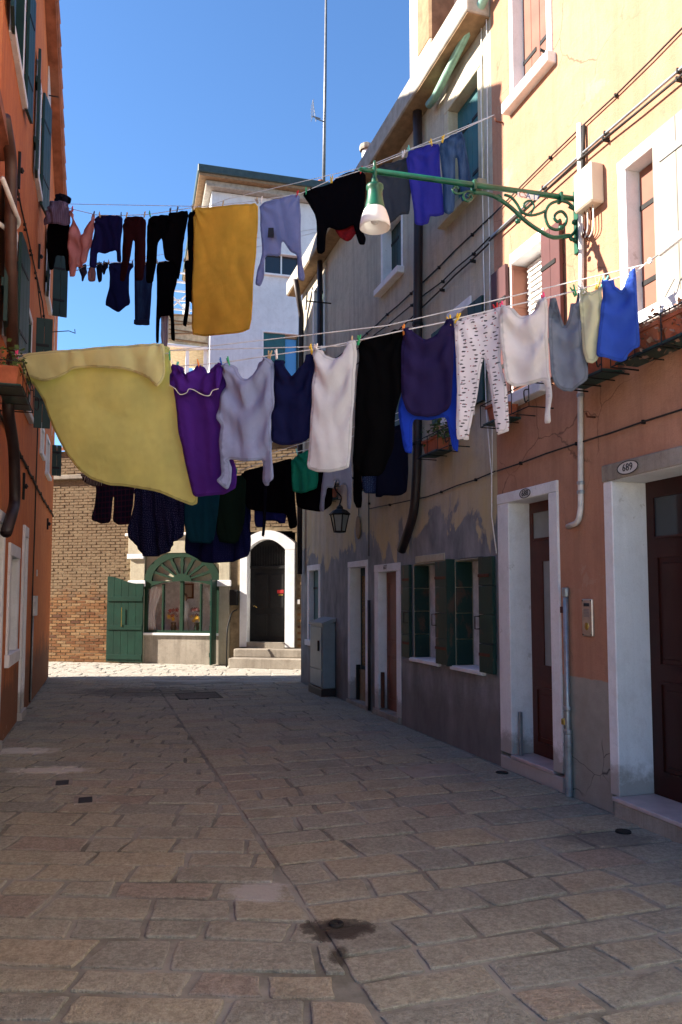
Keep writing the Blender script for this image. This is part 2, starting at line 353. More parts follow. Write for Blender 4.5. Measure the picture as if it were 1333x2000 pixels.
def brick_mat():
    n = N('brick'); t = n.attr('tone'); geo = n.n('ShaderNodeNewGeometry').outputs['Position']; x, y, z = n.sep(geo)
    c = n.ramp(t, [(0, (.14, .06, .028)), (.35, (.20, .095, .042)), (.6, (.25, .135, .06)), (.85, (.29, .19, .10)), (1, (.11, .05, .03))])
    lw = n.ramp(n.math('ADD', z, n.math('MULTIPLY', n.math('SUBTRACT', n.noise(1.6, 6, .7, geo), .5), 1.6)), [(1.45, 0), (1.9, 1)])
    lw = n.ramp(n.math('MULTIPLY', n.math('ADD', z, n.math('MULTIPLY', n.math('SUBTRACT', n.noise(1.3, 6, .72, geo), .5), 2.2)), .4), [(.56, 0), (.72, .9)])
    c = n.mix(lw, c, n.mix(n.noise(4, 5, .6, geo), (.17, .12, .07), (.26, .20, .13)))
    c = n.mix(n.ramp(n.noise(14, 5, .7, geo), [(.45, 0), (.75, .7)]), c, (.08, .045, .028))
    n.bump(n.noise(60, 5, .7, geo), .4, .01); return n.out(c, .92, .15)
MT['brick'] = brick_mat(); MT['brick_mortar'] = plain('lime_mortar', (.22, .17, .105), .95, .1, var=.4, scale=6)

def cloth(name, col, trans=.12, kind=None, c2=None):
    n = N('cloth_' + name); x, y, z = n.sep()
    c = n.mix(n.ramp(n.noise(2.5, 4), [(.3, 0), (.7, 1)]), tuple(v * .88 for v in col), tuple(min(1, v * 1.1) for v in col))
    cmb = n.n('ShaderNodeCombineXYZ'); n.l(x, cmb.inputs[0]); n.l(z, cmb.inputs[1])
    def dots(scale, sc, rad, dcol, c, rnd=.6):
        v = n.n('ShaderNodeTexVoronoi', voronoi_dimensions='2D'); v.inputs['Scale'].default_value = scale; v.inputs['Randomness'].default_value = rnd
        n.l(n.map(sc, cmb.outputs[0]), v.inputs['Vector']); return n.mix(n.ramp(v.outputs['Distance'], [(rad, 1), (rad * 1.25, 0)]), c, dcol)
    if kind == 'print':
        nz = n.noise(55, 2); c = n.mix(0, c, c)
        v = n.n('ShaderNodeTexVoronoi', voronoi_dimensions='2D'); v.inputs['Scale'].default_value = 17; v.inputs['Randomness'].default_value = .55
        n.l(n.map((.75, 2.1, 1), cmb.outputs[0]), v.inputs['Vector'])
        d = n.math('ADD', v.outputs['Distance'], n.math('MULTIPLY', n.math('SUBTRACT', nz, .5), .45))
        c = n.mix(n.ramp(d, [(.15, 1), (.18, 0)]), c, c2)
        c = dots(15, (1, 1.3, 1), .07, (.35, .12, .14), c, .9)
    elif kind == 'dots': c = dots(42, (1, 1, 1), .16, c2, c, .5)
    elif kind == 'check':
        for sc in ((38, 0), (0, 38)):
            w = n.math('SINE', n.math('ADD', n.math('MULTIPLY', x, sc[0] * 2), n.math('MULTIPLY', z, sc[1] * 2))); c = n.mix(n.math('MULTIPLY', n.ramp(w, [(.6, 0), (.8, 1)]), .5), c, c2)
    elif kind == 'stripe': c = n.mix(n.ramp(n.math('SINE', n.math('MULTIPLY', x, 190)), [(.55, 0), (.7, 1)]), c, c2)
    elif kind == 'denim': c = n.mix(n.ramp(n.noise(6, 5, .6, n.map((1.6, 1, .35))), [(.45, 0), (.75, .8)]), c, c2)
    ed_ = n.attr('edge'); c = n.mix(n.math('MULTIPLY', n.ramp(ed_, [(.0, .35), (.012, .15), (.016, 1), (.024, 0)]), .5), c, tuple(v * .4 for v in col))
    cr_ = n.math('ABSOLUTE', n.math('SUBTRACT', n.noise(11, 3, .5, n.map((1, 1, .35)), .6), .5)); n.bump(n.math('ADD', n.math('MULTIPLY', cr_, 1.2), n.math('MULTIPLY', n.noise(220, 2), .25)), .5, .010)
    m = n.out(c, .95, .02 if max(col) < .1 else .1)
    if trans:
        tl = n.n('ShaderNodeBsdfTranslucent'); n.l(c, tl.inputs[0]); mx = n.n('ShaderNodeMixShader'); mx.inputs[0].default_value = trans
        n.l(n.b.outputs[0], mx.inputs[1]); n.l(tl.outputs[0], mx.inputs[2]); n.l(mx.outputs[0], n.t.nodes['Material Output'].inputs[0])
    return m

# ---------------------------------------------------------------- the pavement
LEFT_DIV = 2.54                                  # distance of the joint line from the right-hand wall
def clip(poly, p, nrm):                          # keep the side where (q-p).nrm >= 0
    out = []
    for i, a in enumerate(poly):
        b = poly[(i + 1) % len(poly)]
        da = (a[0] - p[0]) * nrm[0] + (a[1] - p[1]) * nrm[1]; db = (b[0] - p[0]) * nrm[0] + (b[1] - p[1]) * nrm[1]
        if da >= 0: out.append(a)
        if (da >= 0) != (db >= 0): t = da / (da - db); out.append((a[0] + (b[0] - a[0]) * t, a[1] + (b[1] - a[1]) * t))
    return out
def area(p): return .5 * sum(p[i][0] * p[(i + 1) % len(p)][1] - p[(i + 1) % len(p)][0] * p[i][1] for i in range(len(p)))
def inset(poly, d):
    q = poly
    for i in range(len(poly)):
        a, b = poly[i], poly[(i + 1) % len(poly)]; L = math.hypot(b[0] - a[0], b[1] - a[1])
        if L < 1e-6: continue
        nn = (-(b[1] - a[1]) / L, (b[0] - a[0]) / L); q = clip(q, (a[0] + nn[0] * d, a[1] + nn[1] * d), nn)
        if len(q) < 3: return []
    return q
polys = []
yy = 1.2; kc = 0
wav = lambda x, k: .030 * noise.noise((x * .9, k * .83, 1.7)) + .012 * noise.noise((x * 3.1, k * .61, 5.2))
while yy < 19.2:
    h = random.uniform(.19, .29); xx = -9.0 + random.random() * .5
    kc += 1; ju = random.uniform(-.02, .02)
    while xx < 2.5:
        w_ = random.choice((.28, .36, .45, .52, .60)) * random.uniform(.88, 1.12)
        sk = -.045
        jv = random.uniform(-.022, .022); x0_, x1_ = xx, xx + w_
        p = [(x0_ - ju, yy + sk * x0_ + wav(x0_, kc)), (x1_ - jv, yy + sk * x1_ + wav(x1_, kc)), (x1_ + jv, yy + h + sk * x1_ + wav(x1_, kc + 1)), (x0_ + ju, yy + h + sk * x0_ + wav(x0_, kc + 1))]; ju = jv
        for fr, s_ in ((RF, 1),):
            q = clip(p, fr.w(0, -LEFT_DIV)[:2], (-fr.y[0], -fr.y[1])) if yy < 14.1 else p
        if yy < 14.1: q = clip(q, LF.w(0, -.01)[:2], (-LF.y[0], -LF.y[1])) if len(q) > 2 else []
        if len(q) > 2: q = clip(q, BF.w(0, -.02)[:2], (-BF.y[0], -BF.y[1]))
        if len(q) > 2 and area(q) > .02: polys.append(q)
        xx += w_
    yy += h
sx = -7.4
while sx < 5.6:
    h = random.uniform(.23, .34); t = .02; kc += 1; ju = 0
    while t < LEFT_DIV - .03:
        w_ = min(random.choice((.32, .42, .50, .58)) * random.uniform(.9, 1.1), LEFT_DIV - t)
        if LEFT_DIV - t - w_ < .16: w_ = LEFT_DIV - t
        jv = random.uniform(-.022, .022) if t + w_ < LEFT_DIV - .03 else 0
        p = [RF.w(sx + wav(t, kc), -t + ju)[:2], RF.w(sx + wav(t + w_, kc), -t - w_ + jv)[:2], RF.w(sx + h + wav(t + w_, kc + 1), -t - w_ - jv)[:2], RF.w(sx + h + wav(t, kc + 1), -t - ju)[:2]]; ju = jv
        if area(p) < 0: p = p[::-1]
        polys.append(p); t += w_
    sx += h
def project(p):
    d = Vector(p) - Vector((0, 0, CAM_H)); c, s = math.cos(TILT), math.sin(TILT)
    f = d.y * c + d.z * s; u = -d.y * s + d.z * c
    if f < .3: return None
    return (CX + FPX * d.x / f, CY - FPX * u / f)
stones = []
for p in polys:
    q = inset(p, random.uniform(.004, .011))
    if len(q) < 3 or area(q) < .015: continue
    pr = [project((a[0], a[1], 0)) for a in q]; sz = 0
    if all(pr):
        cx = sum(a[0] for a in pr) / len(pr); cy = sum(a[1] for a in pr) / len(pr)
        if -60 < cx < 1393 and cy < 2060: sz = abs(area(pr))
    # rough outline
    out = []
    for i, a in enumerate(q):
        b = q[(i + 1) % len(q)]; L = math.hypot(b[0] - a[0], b[1] - a[1])
        if L < .03: out.append(a); continue
        nn = (-(b[1] - a[1]) / L, (b[0] - a[0]) / L); e = min(.013, L * .2)
        for t in ((e / L, .33, .66, 1 - e / L) if sz > 150 else (e / L, 1 - e / L)):
            j = random.uniform(0, .013); out.append((a[0] + (b[0] - a[0]) * t + nn[0] * j, a[1] + (b[1] - a[1]) * t + nn[1] * j))
    stones.append((sz, out))
stones.sort(key=lambda s: -s[0])
g = M().add([(-60, -40, 0), (60, -40, 0), (60, 80, 0), (-60, 80, 0)], [(0, 1, 2, 3)])
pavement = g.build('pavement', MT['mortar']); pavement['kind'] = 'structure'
def stone_geo(out):
    n = len(out); cx = sum(a[0] for a in out) / n; cy = sum(a[1] for a in out) / n
    h = random.uniform(.006, .012); tx, ty = random.uniform(-.004, .004), random.uniform(-.004, .004)
    def ring(d, z):
        r = []
        for a in out:
            L = max(1e-6, math.hypot(cx - a[0], cy - a[1])); k = min(.6, d / L); x = a[0] + (cx - a[0]) * k; y = a[1] + (cy - a[1]) * k
            r.append((x, y, z + tx * (x - cx) * 4 + ty * (y - cy) * 4 if z > 0 else -.01))
        return r
    v = ring(0, 0) + ring(.003, h * .7) + ring(.010, h) + ring(.07, h + .0015)
    f = [(r * n + i, r * n + (i + 1) % n, (r + 1) * n + (i + 1) % n, (r + 1) * n + i) for r in range(3) for i in range(n)] + [tuple(3 * n + i for i in range(n))]
    return v, f, [0] * (2 * n) + [0.08] * n + [1] * n
rest = M(); rr, rt = [], []
for i, (sz, out) in enumerate(stones):
    v, f, rim = stone_geo(out); tone = min(1, max(0, random.gauss(.40, .30)))
    if i < 300:
        cx = sum(a[0] for a in out) / len(out); cy = sum(a[1] for a in out) / len(out)
        m = M(); m.add([(a[0] - cx, a[1] - cy, a[2]) for a in v], f); m.attr = {'rim': ('POINT', rim), 'tone': ('POINT', [tone] * len(v))}
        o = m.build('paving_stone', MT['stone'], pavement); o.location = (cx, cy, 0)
    else:
        rest.add(v, f); rr += rim; rt += [tone] * len(v)
rest.attr = {'rim': ('POINT', rr), 'tone': ('POINT', rt)}
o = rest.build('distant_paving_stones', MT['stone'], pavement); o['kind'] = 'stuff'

# ---------------------------------------------------------------- walls with openings
def wall_m(x0, x1, z0, z1, holes, depth=.30, back=3.0, top=None):
    """solid wall block with openings; front at y=0; top lists the (x, z) points of a gable"""
    m = M(); zt_ = max(p[1] for p in top) if top else z1
    xs = sorted({x0, x1, *[h[0] for h in holes], *[h[1] for h in holes], *([p[0] for p in top] if top else [])}); zs = sorted({z0, zt_, *[h[2] for h in holes], *[h[3] for h in holes]})
    inh = lambda x, z: any(h[0] - 1e-6 < x < h[1] + 1e-6 and h[2] - 1e-6 < z < h[3] + 1e-6 for h in holes)
    for i in range(len(xs) - 1):
        for j in range(len(zs) - 1):
            if inh((xs[i] + xs[i + 1]) / 2, (zs[j] + zs[j + 1]) / 2): continue
            q = [(xs[i], zs[j]), (xs[i + 1], zs[j]), (xs[i + 1], zs[j + 1]), (xs[i], zs[j + 1])]
            for a, b in zip(top or [], (top or [])[1:]):
                if len(q) > 2: q = clip(q, a, ((b[1] - a[1]), -(b[0] - a[0])))
            if len(q) > 2: m.add([(p[0], 0, p[1]) for p in q], [tuple(range(len(q)))])
    for a, b, c, d in holes:
        m.add([(a, 0, c), (b, 0, c), (b, 0, d), (a, 0, d), (a, depth, c), (b, depth, c), (b, depth, d), (a, depth, d)], [(0, 4, 5, 1), (1, 5, 6, 2), (2, 6, 7, 3), (3, 7, 4, 0)])
    pl = [(x0, z0), (x1, z0)] + (list(reversed(top)) if top else [(x1, z1), (x0, z1)])
    n = len(pl); v = [(p[0], 0, p[1]) for p in pl] + [(p[0], back, p[1]) for p in pl]
    m.add(v, [tuple(range(2 * n - 1, n - 1, -1))] + [(i, i + n, (i + 1) % n + n, (i + 1) % n) for i in range(n)])
    return m
def surround(house, name, x0, x1, z0, z1, wl_, wr, wt, wb, mat, depth=.2, proud=.02, sill_proud=.06, sillmat=None):
    """frame filling a hole [x0-wl, x1+wr] x [z0-wb, z1+wt] round the clear opening"""
    fr = M().box(x0 - wl_, x0, -proud, depth, z0, z1).build(name, mat, house, bevel=.006)
    if wr: M().box(x1, x1 + wr, -proud, depth, z0, z1).build('jamb', mat, fr, bevel=.006)
    if wt: M().box(x0 - wl_, x1 + wr, -proud - .003, depth, z1, z1 + wt).build('lintel', mat, fr, bevel=.006)
    if wb: M().box(x0 - wl_ - (.04 if sill_proud > .03 else 0), x1 + wr + (.04 if sill_proud > .03 else 0), -sill_proud, depth, z0 - wb, z0).build('sill', sillmat or mat, fr, bevel=.008)
    return fr
def shutter(house, hx, z0, z1, w_, ang, mat, y0=-.02, boards=3, th=.035, arch=0, battens=2, label=None, strap=True, side=1):
    """leaf hinged at hx; ang 0 lies along +x*side against the wall, 90 sticks straight out"""
    a = math.radians(ang)
    def xf(s, t, z): return (hx + side * (s * math.cos(a)) + side * t * math.sin(a), y0 - s * math.sin(a) - (-t if False else 0) + t * math.cos(a) - th, z)
    root = None; bw = w_ / boards
    for k in range(boards):
        s0, s1 = k * bw + .0015, (k + 1) * bw - .0015
        if arch:
            q = lambda s: z1 - arch * (s / w_) ** 2 if True else z1
            poly = [(s0, z0), (s1, z0), (s1, q(s1)), ((s0 + s1) / 2, q((s0 + s1) / 2)), (s0, q(s0))]
            m = M().prism(poly, 0, th)
        else: m = M().box(s0, s1, random.uniform(-.001, .001), th, z0, z1)
        if side < 0: m.f = [tuple(reversed(q_)) for q_ in m.f]
        o = m.xf(xf).build('shutter' if root is None else 'board', mat, house if root is None else root, bevel=.003)
        if root is None: root = o
    for k in range(battens):
        zz = z0 + (z1 - z0) * (k + .5) / battens
        m = M().box(.01, w_ - .01, th + .001, th + .022, zz - .04, zz + .04)
        m.add([], []); m.xf(xf).build('batten', mat, root)
        if strap:
            M().box(.005, w_ * .8, -.007, -.001, zz - .018, zz + .018).xf(xf).build('strap_hinge', MT['iron'], root)
    if label: root['label'] = label
    return root
def tube(name, pts, r, mat, parent, n=7, **k): return M().tube(pts, r, n).build(name, mat, parent, smooth=True, **k)
def bend(pts, k=4, rad=.09):
    out = [Vector(pts[0])]
    for i in range(1, len(pts) - 1):
        p = Vector(pts[i]); a = (Vector(pts[i - 1]) - p); b = (Vector(pts[i + 1]) - p); ra = min(rad, a.length * .45, b.length * .45)
        A, Bq = p + a.normalized() * ra, p + b.normalized() * ra
        for j in range(k + 1):
            t = j / k; out.append(A * (1 - t) ** 2 + p * 2 * t * (1 - t) + Bq * t * t)
    return out + [Vector(pts[-1])]
def cable(house, pts, r=.008, mat='cable', name='cable', step=.35, wob=.008, clips=True):
    out = []
    for i in range(len(pts) - 1):
        a, b = Vector(pts[i]), Vector(pts[i + 1]); k = max(1, int((b - a).length / step))
        for j in range(k): out.append(a.lerp(b, j / k) + Vector((0, random.uniform(-.3, .3) * wob, random.uniform(-1, 1) * wob)))
    out.append(Vector(pts[-1])); c = tube(name, out, r, MT[mat], house, 5)
    if clips:
        for p in out[1:-1:2]: M().box(p.x - .006, p.x + .006, p.y - r - .003, max(.0, p.y + r), p.z - r - .008, p.z + r + .006).build('cable_clip', MT['iron'], c)
    return c
def P(px, py, out=0, F_=RF): h = F_.hit(px, py, out); return (h[0], -out, h[1])
def panel_door(house, x0, x1, z0, z1, y, mat, panels, glass=(), label=None, handle=None, glassmat='glass_frost'):
    d = M().box(x0, x1, y, y + .05, z0, z1).build('door', mat, house, bevel=.003)
    if label: d['label'] = label
    for a, b, c, e in panels:
        m = M(); t = .022
        m.box(a, b, y - .014, y - .001, c, c + t).box(a, b, y - .014, y - .001, e - t, e).box(a, a + t, y - .0135, y - .001, c + t, e - t).box(b - t, b, y - .0135, y - .001, c + t, e - t)
        m.build('moulding', mat, d); M().box(a + .06, b - .06, y - .010, y - .001, c + .06, e - .06).build('panel', mat, d, bevel=.006)
    for a, b, c, e in glass:
        M().box(a, b, y - .006, y - .001, c, e).build('glass_pane', MT[glassmat], d)
        m = M(); t = .018
        m.box(a - t, b + t, y - .018, y - .001, c - t, c).box(a - t, b + t, y - .018, y - .001, e, e + t).box(a - t, a, y - .0175, y - .001, c, e).box(b, b + t, y - .0175, y - .001, c, e)
        m.build('glazing_bead', mat, d)
    if handle:
        hx, hz = handle
        M().tube(bend([(hx, y, hz), (hx, y - .06, hz), (hx + .09, y - .06, hz)], 3, .02), .009, 6).build('handle', MT['brass'], d, smooth=True)
    return d
def number_plate(house, x, z, w_, h, txt, size, y=-.006, oval=True, mat='plate', ink='ink'):
    n = 24; poly = [(x + w_ / 2 * math.cos(2 * math.pi * k / n), z + h / 2 * math.sin(2 * math.pi * k / n)) for k in range(n)]
    pl = M().prism(poly, y - .006, y).build('house_number', MT[mat], house)
    rim = M().tube([(p[0], y - .007, p[1]) for p in poly + poly[:1]], .004, 4).build('rim', MT[ink], pl)
    text_m(txt, size).xf(lambda a, b, c: (x + a, y - .008 + b, z + c)).build('numerals', MT[ink], pl)
    return pl

# ---------------------------------------------------------------- salmon house (right, near)
sal = thing('salmon_house', 'salmon plastered house on the right with sunlit upper wall and white framed doors', 'house', RF)
holes = [(.02, 1.0, 0, 2.495), (1.6, 3.3, 0, 2.50), (.31, .87, 3.25, 4.68), (1.85, 3.15, 3.38, 4.70), (.37, 1.05, 6.0, 7.6), (3.0, 3.6, 6.0, 7.6), (3.8, 4.6, .9, 2.2), (3.8, 4.6, 3.4, 4.7)]
wall_m(0.0, 5.0, 0, 9.6, holes).build('wall', MT['salmon'], sal)
rf = M().prism([(-.15, 9.61), (5.0, 9.61), (5.0, 9.75), (-.15, 9.75)], -.3, 4.0).build('roof', MT['tile'], sal)
# door 688
fr = surround(sal, 'door_frame', .22, .87, .148, 2.40, .20, .13, .095, 0, MT['white_stone'], .22, .018)
box('threshold', MT['white_stone'], fr, .02, 1.0, -.018, .22, 0, .118); box('threshold_slab', MT['threshold'], fr, .21, .88, -.026, .222, .119, .149)
panel_door(sal, .22, .87, .148, 2.40, .2, MT['wood_door'], [(.30, .80, .25, .75)], [(.30, .79, 2.07, 2.30), (.45, .58, .95, 1.86)], 'red-brown wooden door with narrow glass slot and top light')
number_plate(sal, .53, 2.445, .17, .078, '688', .072, y=-.022)
box('flood_gate_rail', MT['pipe_steel'], sal, .27, .30, .02, .05, .15, .53)
# door 689
fr = surround(sal, 'door_frame', 1.70, 3.10, .14, 2.385, .10, .2, .115, 0, MT['white_stone'], .30, .02)
M().box(1.59, 3.31, -.027, .1, 2.387, 2.512).build('weathered_lintel', MT['grey_stone'], fr, bevel=.008)
box('step', MT['grey_stone'], sal, 1.675, 3.12, -.05, .3, 0, .112); box('step_slab', MT['threshold'], sal, 1.67, 3.125, -.062, .302, .113, .142)
panel_door(sal, 1.70, 3.10, .142, 2.386, .272, MT['wood_dark'], [(1.80, 2.36, .30, .95), (1.80, 2.36, 1.05, 1.85), (2.45, 3.0, .30, .95), (2.45, 3.0, 1.05, 1.85)], [(1.80, 2.36, 1.98, 2.26)], 'very dark burgundy panelled double door', (2.38, 1.15), 'glass')
number_plate(sal, 1.90, 2.452, .22, .09, '689', .075, y=-.030)
# first-floor window
fr = surround(sal, 'window_frame', .33, .85, 3.35, 4.58, .02, .02, .10, .10, MT['white_stone'], .17, .015, .10)
box('inner_jamb', MT['shutter_brown'], fr, .331, .345, -.01, .17, 3.36, 4.57)
for k in range(3): box('jamb_panel', MT['shutter_brown'], fr, .346, .352, .0, .16, 3.42 + k * .38, 3.76 + k * .38)
shutter(sal, .30, 3.34, 4.60, .27, 0, MT['shutter_plum'], boards=2, side=-1, label='plum shutter folded flat against the wall')
shutter(sal, .89, 3.34, 4.60, .27, 0, MT['shutter_plum'], boards=2, label='plum shutter folded back in the sun')
lv = box('louvred_blind', MT['white_metal'], sal, .36, .84, .14, .165, 3.36, 4.57)
for k in range(22):
    z = 3.40 + k * .052; m = M(); m.add([(.40, .118, z), (.80, .118, z), (.80, .138, z + .04), (.40, .138, z + .04), (.40, .112, z + .004), (.80, .112, z + .004), (.80, .132, z + .044), (.40, .132, z + .044)], [(0, 1, 5, 4), (3, 7, 6, 2), (4, 5, 6, 7), (0, 3, 2, 1), (0, 4, 7, 3), (1, 2, 6, 5)])
    m.build('slat', MT['white_metal'], lv)
# large window, right
fr = surround(sal, 'window_frame', 1.935, 3.05, 3.48, 4.605, .085, .09, .09, .10, MT['white_stone'], .16, .02, .10)
for k in range(2): pass
shutter(sal, 1.94, 3.49, 4.60, .36, 0, MT['shutter_brown'], y0=.135, boards=2, label='brown shutter leaf closed inside the reveal')
shutter(sal, 2.27, 3.42, 4.66, .44, 0, MT['shutter_grey'], y0=-.03, boards=2, strap=False, label='pale grey shutter leaf standing proud of the frame')
box('closed_leaf', MT['shutter_brown'], sal, 2.31, 3.05, .10, .135, 3.49, 4.60)
for zz in (3.85, 4.45): box('hinge_plate', MT['lead'], sal, 2.34, 2.60, -.0725, -.066, zz - .03, zz + .03)
0 and tube('catch_chain', [(1.945, .11, 4.02), (2.03, .06, 3.98), (2.12, .02, 4.02), (2.2, -.03, 4.08)], .014, MT['rust'], sal, 6)
# top window
fr = surround(sal, 'window_frame', .43, .98, 6.10, 7.5, .06, .07, .10, .10, MT['white_stone'], .14, .02, .09)
shutter(sal, .435, 6.11, 7.49, .27, 0, MT['shutter_brown'], y0=.13, boards=2); shutter(sal, .71, 6.11, 7.49, .265, 0, MT['shutter_brown'], y0=.13, boards=2)
tube('shutter_catch', [(1.0, -.02, 6.14), (1.02, -.10, 6.14), (1.06, -.12, 6.10)], .012, MT['iron'], sal, 5)
for (a, b, c, d) in holes[5:]:
    surround(sal, 'window_frame', a + .08, b - .08, c + .1, d - .08, .08, .08, .08, .1, MT['white_stone'], .15)
    w2 = (b - a - .16) / 2; shutter(sal, a + .08, c + .1, d - .08, w2, 0, MT['shutter_brown'], y0=.13, boards=2); shutter(sal, a + .08 + w2, c + .1, d - .08, w2, 0, MT['shutter_brown'], y0=.13, boards=2)
# conduits, cables, boxes
def at(*p): return p
tube('pale_conduit', bend([(1.43, -.03, 5.25), (1.42, -.03, 4.25), (1.36, -.03, 3.0), (1.335, -.03, 2.22), (1.30, -.03, 2.12), (1.16, -.03, 2.10)], 5, .1), .022, MT['pipe_white'], sal, 9)
for z in (2.35, 2.42, 3.1, 3.9, 4.7): 
    xx = np.interp(z, [2.2, 3.0, 4.25], [1.335, 1.36, 1.42]); M().lathe([(.027, -.014), (.029, 0), (.027, .014)], (xx, -.03, z), 9).build('pipe_collar', MT['pipe_steel'], sal)
gp = tube('gas_pipe', [(1.115, -.04, 0.02), (1.118, -.04, .55), (1.125, -.04, 1.61)], .021, MT['pipe_steel'], sal, 9)
M().lathe([(.031, 0), (.031, .45), (.028, .47)], (1.115, -.04, .01), 10).build('pipe_sleeve', MT['pipe_steel'], gp)
M().lathe([(.026, 0), (.029, .02), (.029, .06), (.024, .07)], (1.125, -.04, 1.55), 9).build('pipe_cap', MT['pipe_steel'], gp)
M().box(1.055, 1.10, -.06, -.025, .545, .595).build('valve', MT['brass'], gp, bevel=.006); M().box(1.06, 1.10, -.05, 0, 1.42, 1.47).build('clamp', MT['rust'], gp)
for z in (.38, .48, .66): M().lathe([(.03, 0), (.034, .01), (.034, .03), (.03, .04)], (1.116, -.04, z), 9).build('coupling', MT['pipe_steel'], gp)
ic = box('intercom', MT['steel'], sal, 1.305, 1.435, -.022, 0, 1.25, 1.53, bevel=.006)
box('name_window', MT['ink'], ic, 1.335, 1.405, -.026, -.022, 1.475, 1.50); 
for k in range(6): box('speaker_slot', MT['pipe_steel'], ic, 1.335, 1.40, -.0245, -.022, 1.395 + k * .011, 1.400 + k * .011)
M().lathe([(0.001, -.0), (.022, 0), (.022, .008), (.001, .009)], (0, 0, 0), 14).xf(lambda a, b, c: (1.37 + a * .8, -.022 - c, 1.325 + b * 1.3)).build('call_button', MT['brass'], ic)
for a, b in ((1.318, 1.262), (1.422, 1.262), (1.318, 1.518), (1.422, 1.518)): M().lathe([(.001, 0), (.006, 0), (.006, .003), (.001, .003)], (0, 0, 0), 8).xf(lambda p, q, r: (a + p, -.022 - r, b + q)).build('screw', MT['iron'], ic)
cable(sal, [(4.5, -.02, 5.25), (1.48, -.02, 5.21), (.52, -.02, 5.22), (0.0, -.02, 5.20)], .007)
cable(sal, [(4.5, -.03, 4.95), (2.5, -.03, 4.96), (1.365, -.03, 5.0), (0, -.03, 4.99)], .011, 'pipe_steel')
cable(sal, [(4.5, -.045, 4.90), (2.5, -.045, 4.90), (1.365, -.045, 4.955), (0, -.05, 4.95)], .009)
cable(sal, [(4.5, -.02, 2.75), (1.7, -.02, 2.745), (0.03, -.02, 2.72)], .007)
tube('riser_cable', [(1.475, -.02, 5.21), (1.47, -.03, 5.0), (1.46, -.03, 4.8)], .014, MT['cable'], sal, 6)
jb = box('junction_box', MT['plastic_white'], sal, 1.46, 1.68, -.12, 0, 4.49, 4.80, bevel=.012)
for k in range(5):
    x = 1.48 + k * .035; tube('loop_wire', bend([(x, -.06, 4.49), (x, -.06, 4.36 - .012 * k), (x - .05 - .01 * k, -.04, 4.31 - .01 * k), (1.445, -.03, 4.42)], 4, .06), .006, MT['rust' if k % 2 else 'pipe_white'], jb, 5)
for (x, z) in ((.20, 6.02), (1.02, 6.02), (.12, 3.1), (1.5, 2.9)): tube('wall_hook', [(x, 0, z), (x, -.07, z), (x, -.08, z + .03)], .008, MT['rust'], sal, 5)

crm = thing('added_bounce_house', 'unseen cream house added beyond the right edge to bounce light into the alley', 'house', RF, (5.0, 0, 0))  # out of view, added as a sunlit reflector for the shaded alley
ch_ = [(6.0, 6.9, 0, 2.4), (8.0, 9.0, 1.0, 2.4), (6.0, 6.9, 3.6, 5.0), (8.0, 9.0, 3.6, 5.0), (10.5, 11.5, 1.0, 2.4), (10.5, 11.5, 3.6, 5.0), (12.6, 13.5, 0, 2.4)]
wall_m(5.01, 14.5, 0, 8.6, ch_).build('wall', MT['pale_plaster'], crm); M().box(5.01, 14.7, -.35, 4, 8.61, 8.75).build('roof', MT['tile'], crm)
for (a, b, c, d) in ch_:
    surround(crm, 'window_frame', a + .08, b - .08, c + .1, d - .08, .08, .08, .08, .1 if c else 0, MT['white_stone'], .15); w2 = (b - a - .16) / 2
    shutter(crm, a + .08, c + .1, d - .08, w2, 0, MT['shutter_green'], y0=.13, boards=2); shutter(crm, a + .08 + w2, c + .1, d - .08, w2, 0, MT['shutter_green'], y0=.13, boards=2)

# ---------------------------------------------------------------- yellow house (right, far)
yel = thing('yellow_house', 'weathered yellow plaster house with grey cement patches and green shutters', 'house', RF, (-7.27, 0, 0))
YX0 = -7.27
hol = [(-1.05, -.17, 5.57, 6.95), (-3.06, -2.29, 5.57, 6.52), (-6.5, -5.76, 5.65, 7.0), (-1.02, -.47, 3.36, 4.60), (-3.2, -2.5, 3.2, 4.5), (-5.6, -4.9, 3.3, 4.5),
       (-2.03, -1.31, .78, 1.93), (-.93, -.31, .80, 1.94), (-3.35, -2.42, 0, 1.97), (-4.50, -3.62, 0, 2.065), (-6.80, -5.98, .70, 2.095)]
wall_m(YX0, 0.0 - .004, 0, 7.5, hol, .26, 4.0).build('wall', MT['yellow'], yel)
ev = M().prism([(YX0 - .2, 7.24), (-.004, 7.24), (-.004, 7.50), (YX0 - .2, 7.50)], -.26, 0).build('eave', MT['fascia'], yel, bevel=.01)
M().prism([(YX0 - .18, 7.225), (-.02, 7.225), (-.02, 7.238), (YX0 - .18, 7.238)], -.24, -.002).build('soffit', MT['soffit'], yel)
sl_ = M().add([(YX0 - .2, .0, 7.503), (-.004, .0, 7.503), (-.004, 4.0, 9.0), (YX0 - .2, 4.0, 9.0), (YX0 - .2, .0, 7.56), (-.004, .0, 7.56), (-.004, 4.0, 9.07), (YX0 - .2, 4.0, 9.07)],
              [(0, 3, 2, 1), (4, 5, 6, 7), (0, 1, 5, 4), (1, 2, 6, 5), (2, 3, 7, 6), (3, 0, 4, 7)]).build('roof', MT['tile'], yel)
for k in range(36):
    x = YX0 - .1 + k * .2; M().tube([(x, .35, 7.66), (x, .75, 7.83)], [.055, .05], 8).build('cover_tile', MT['tile'], sl_)
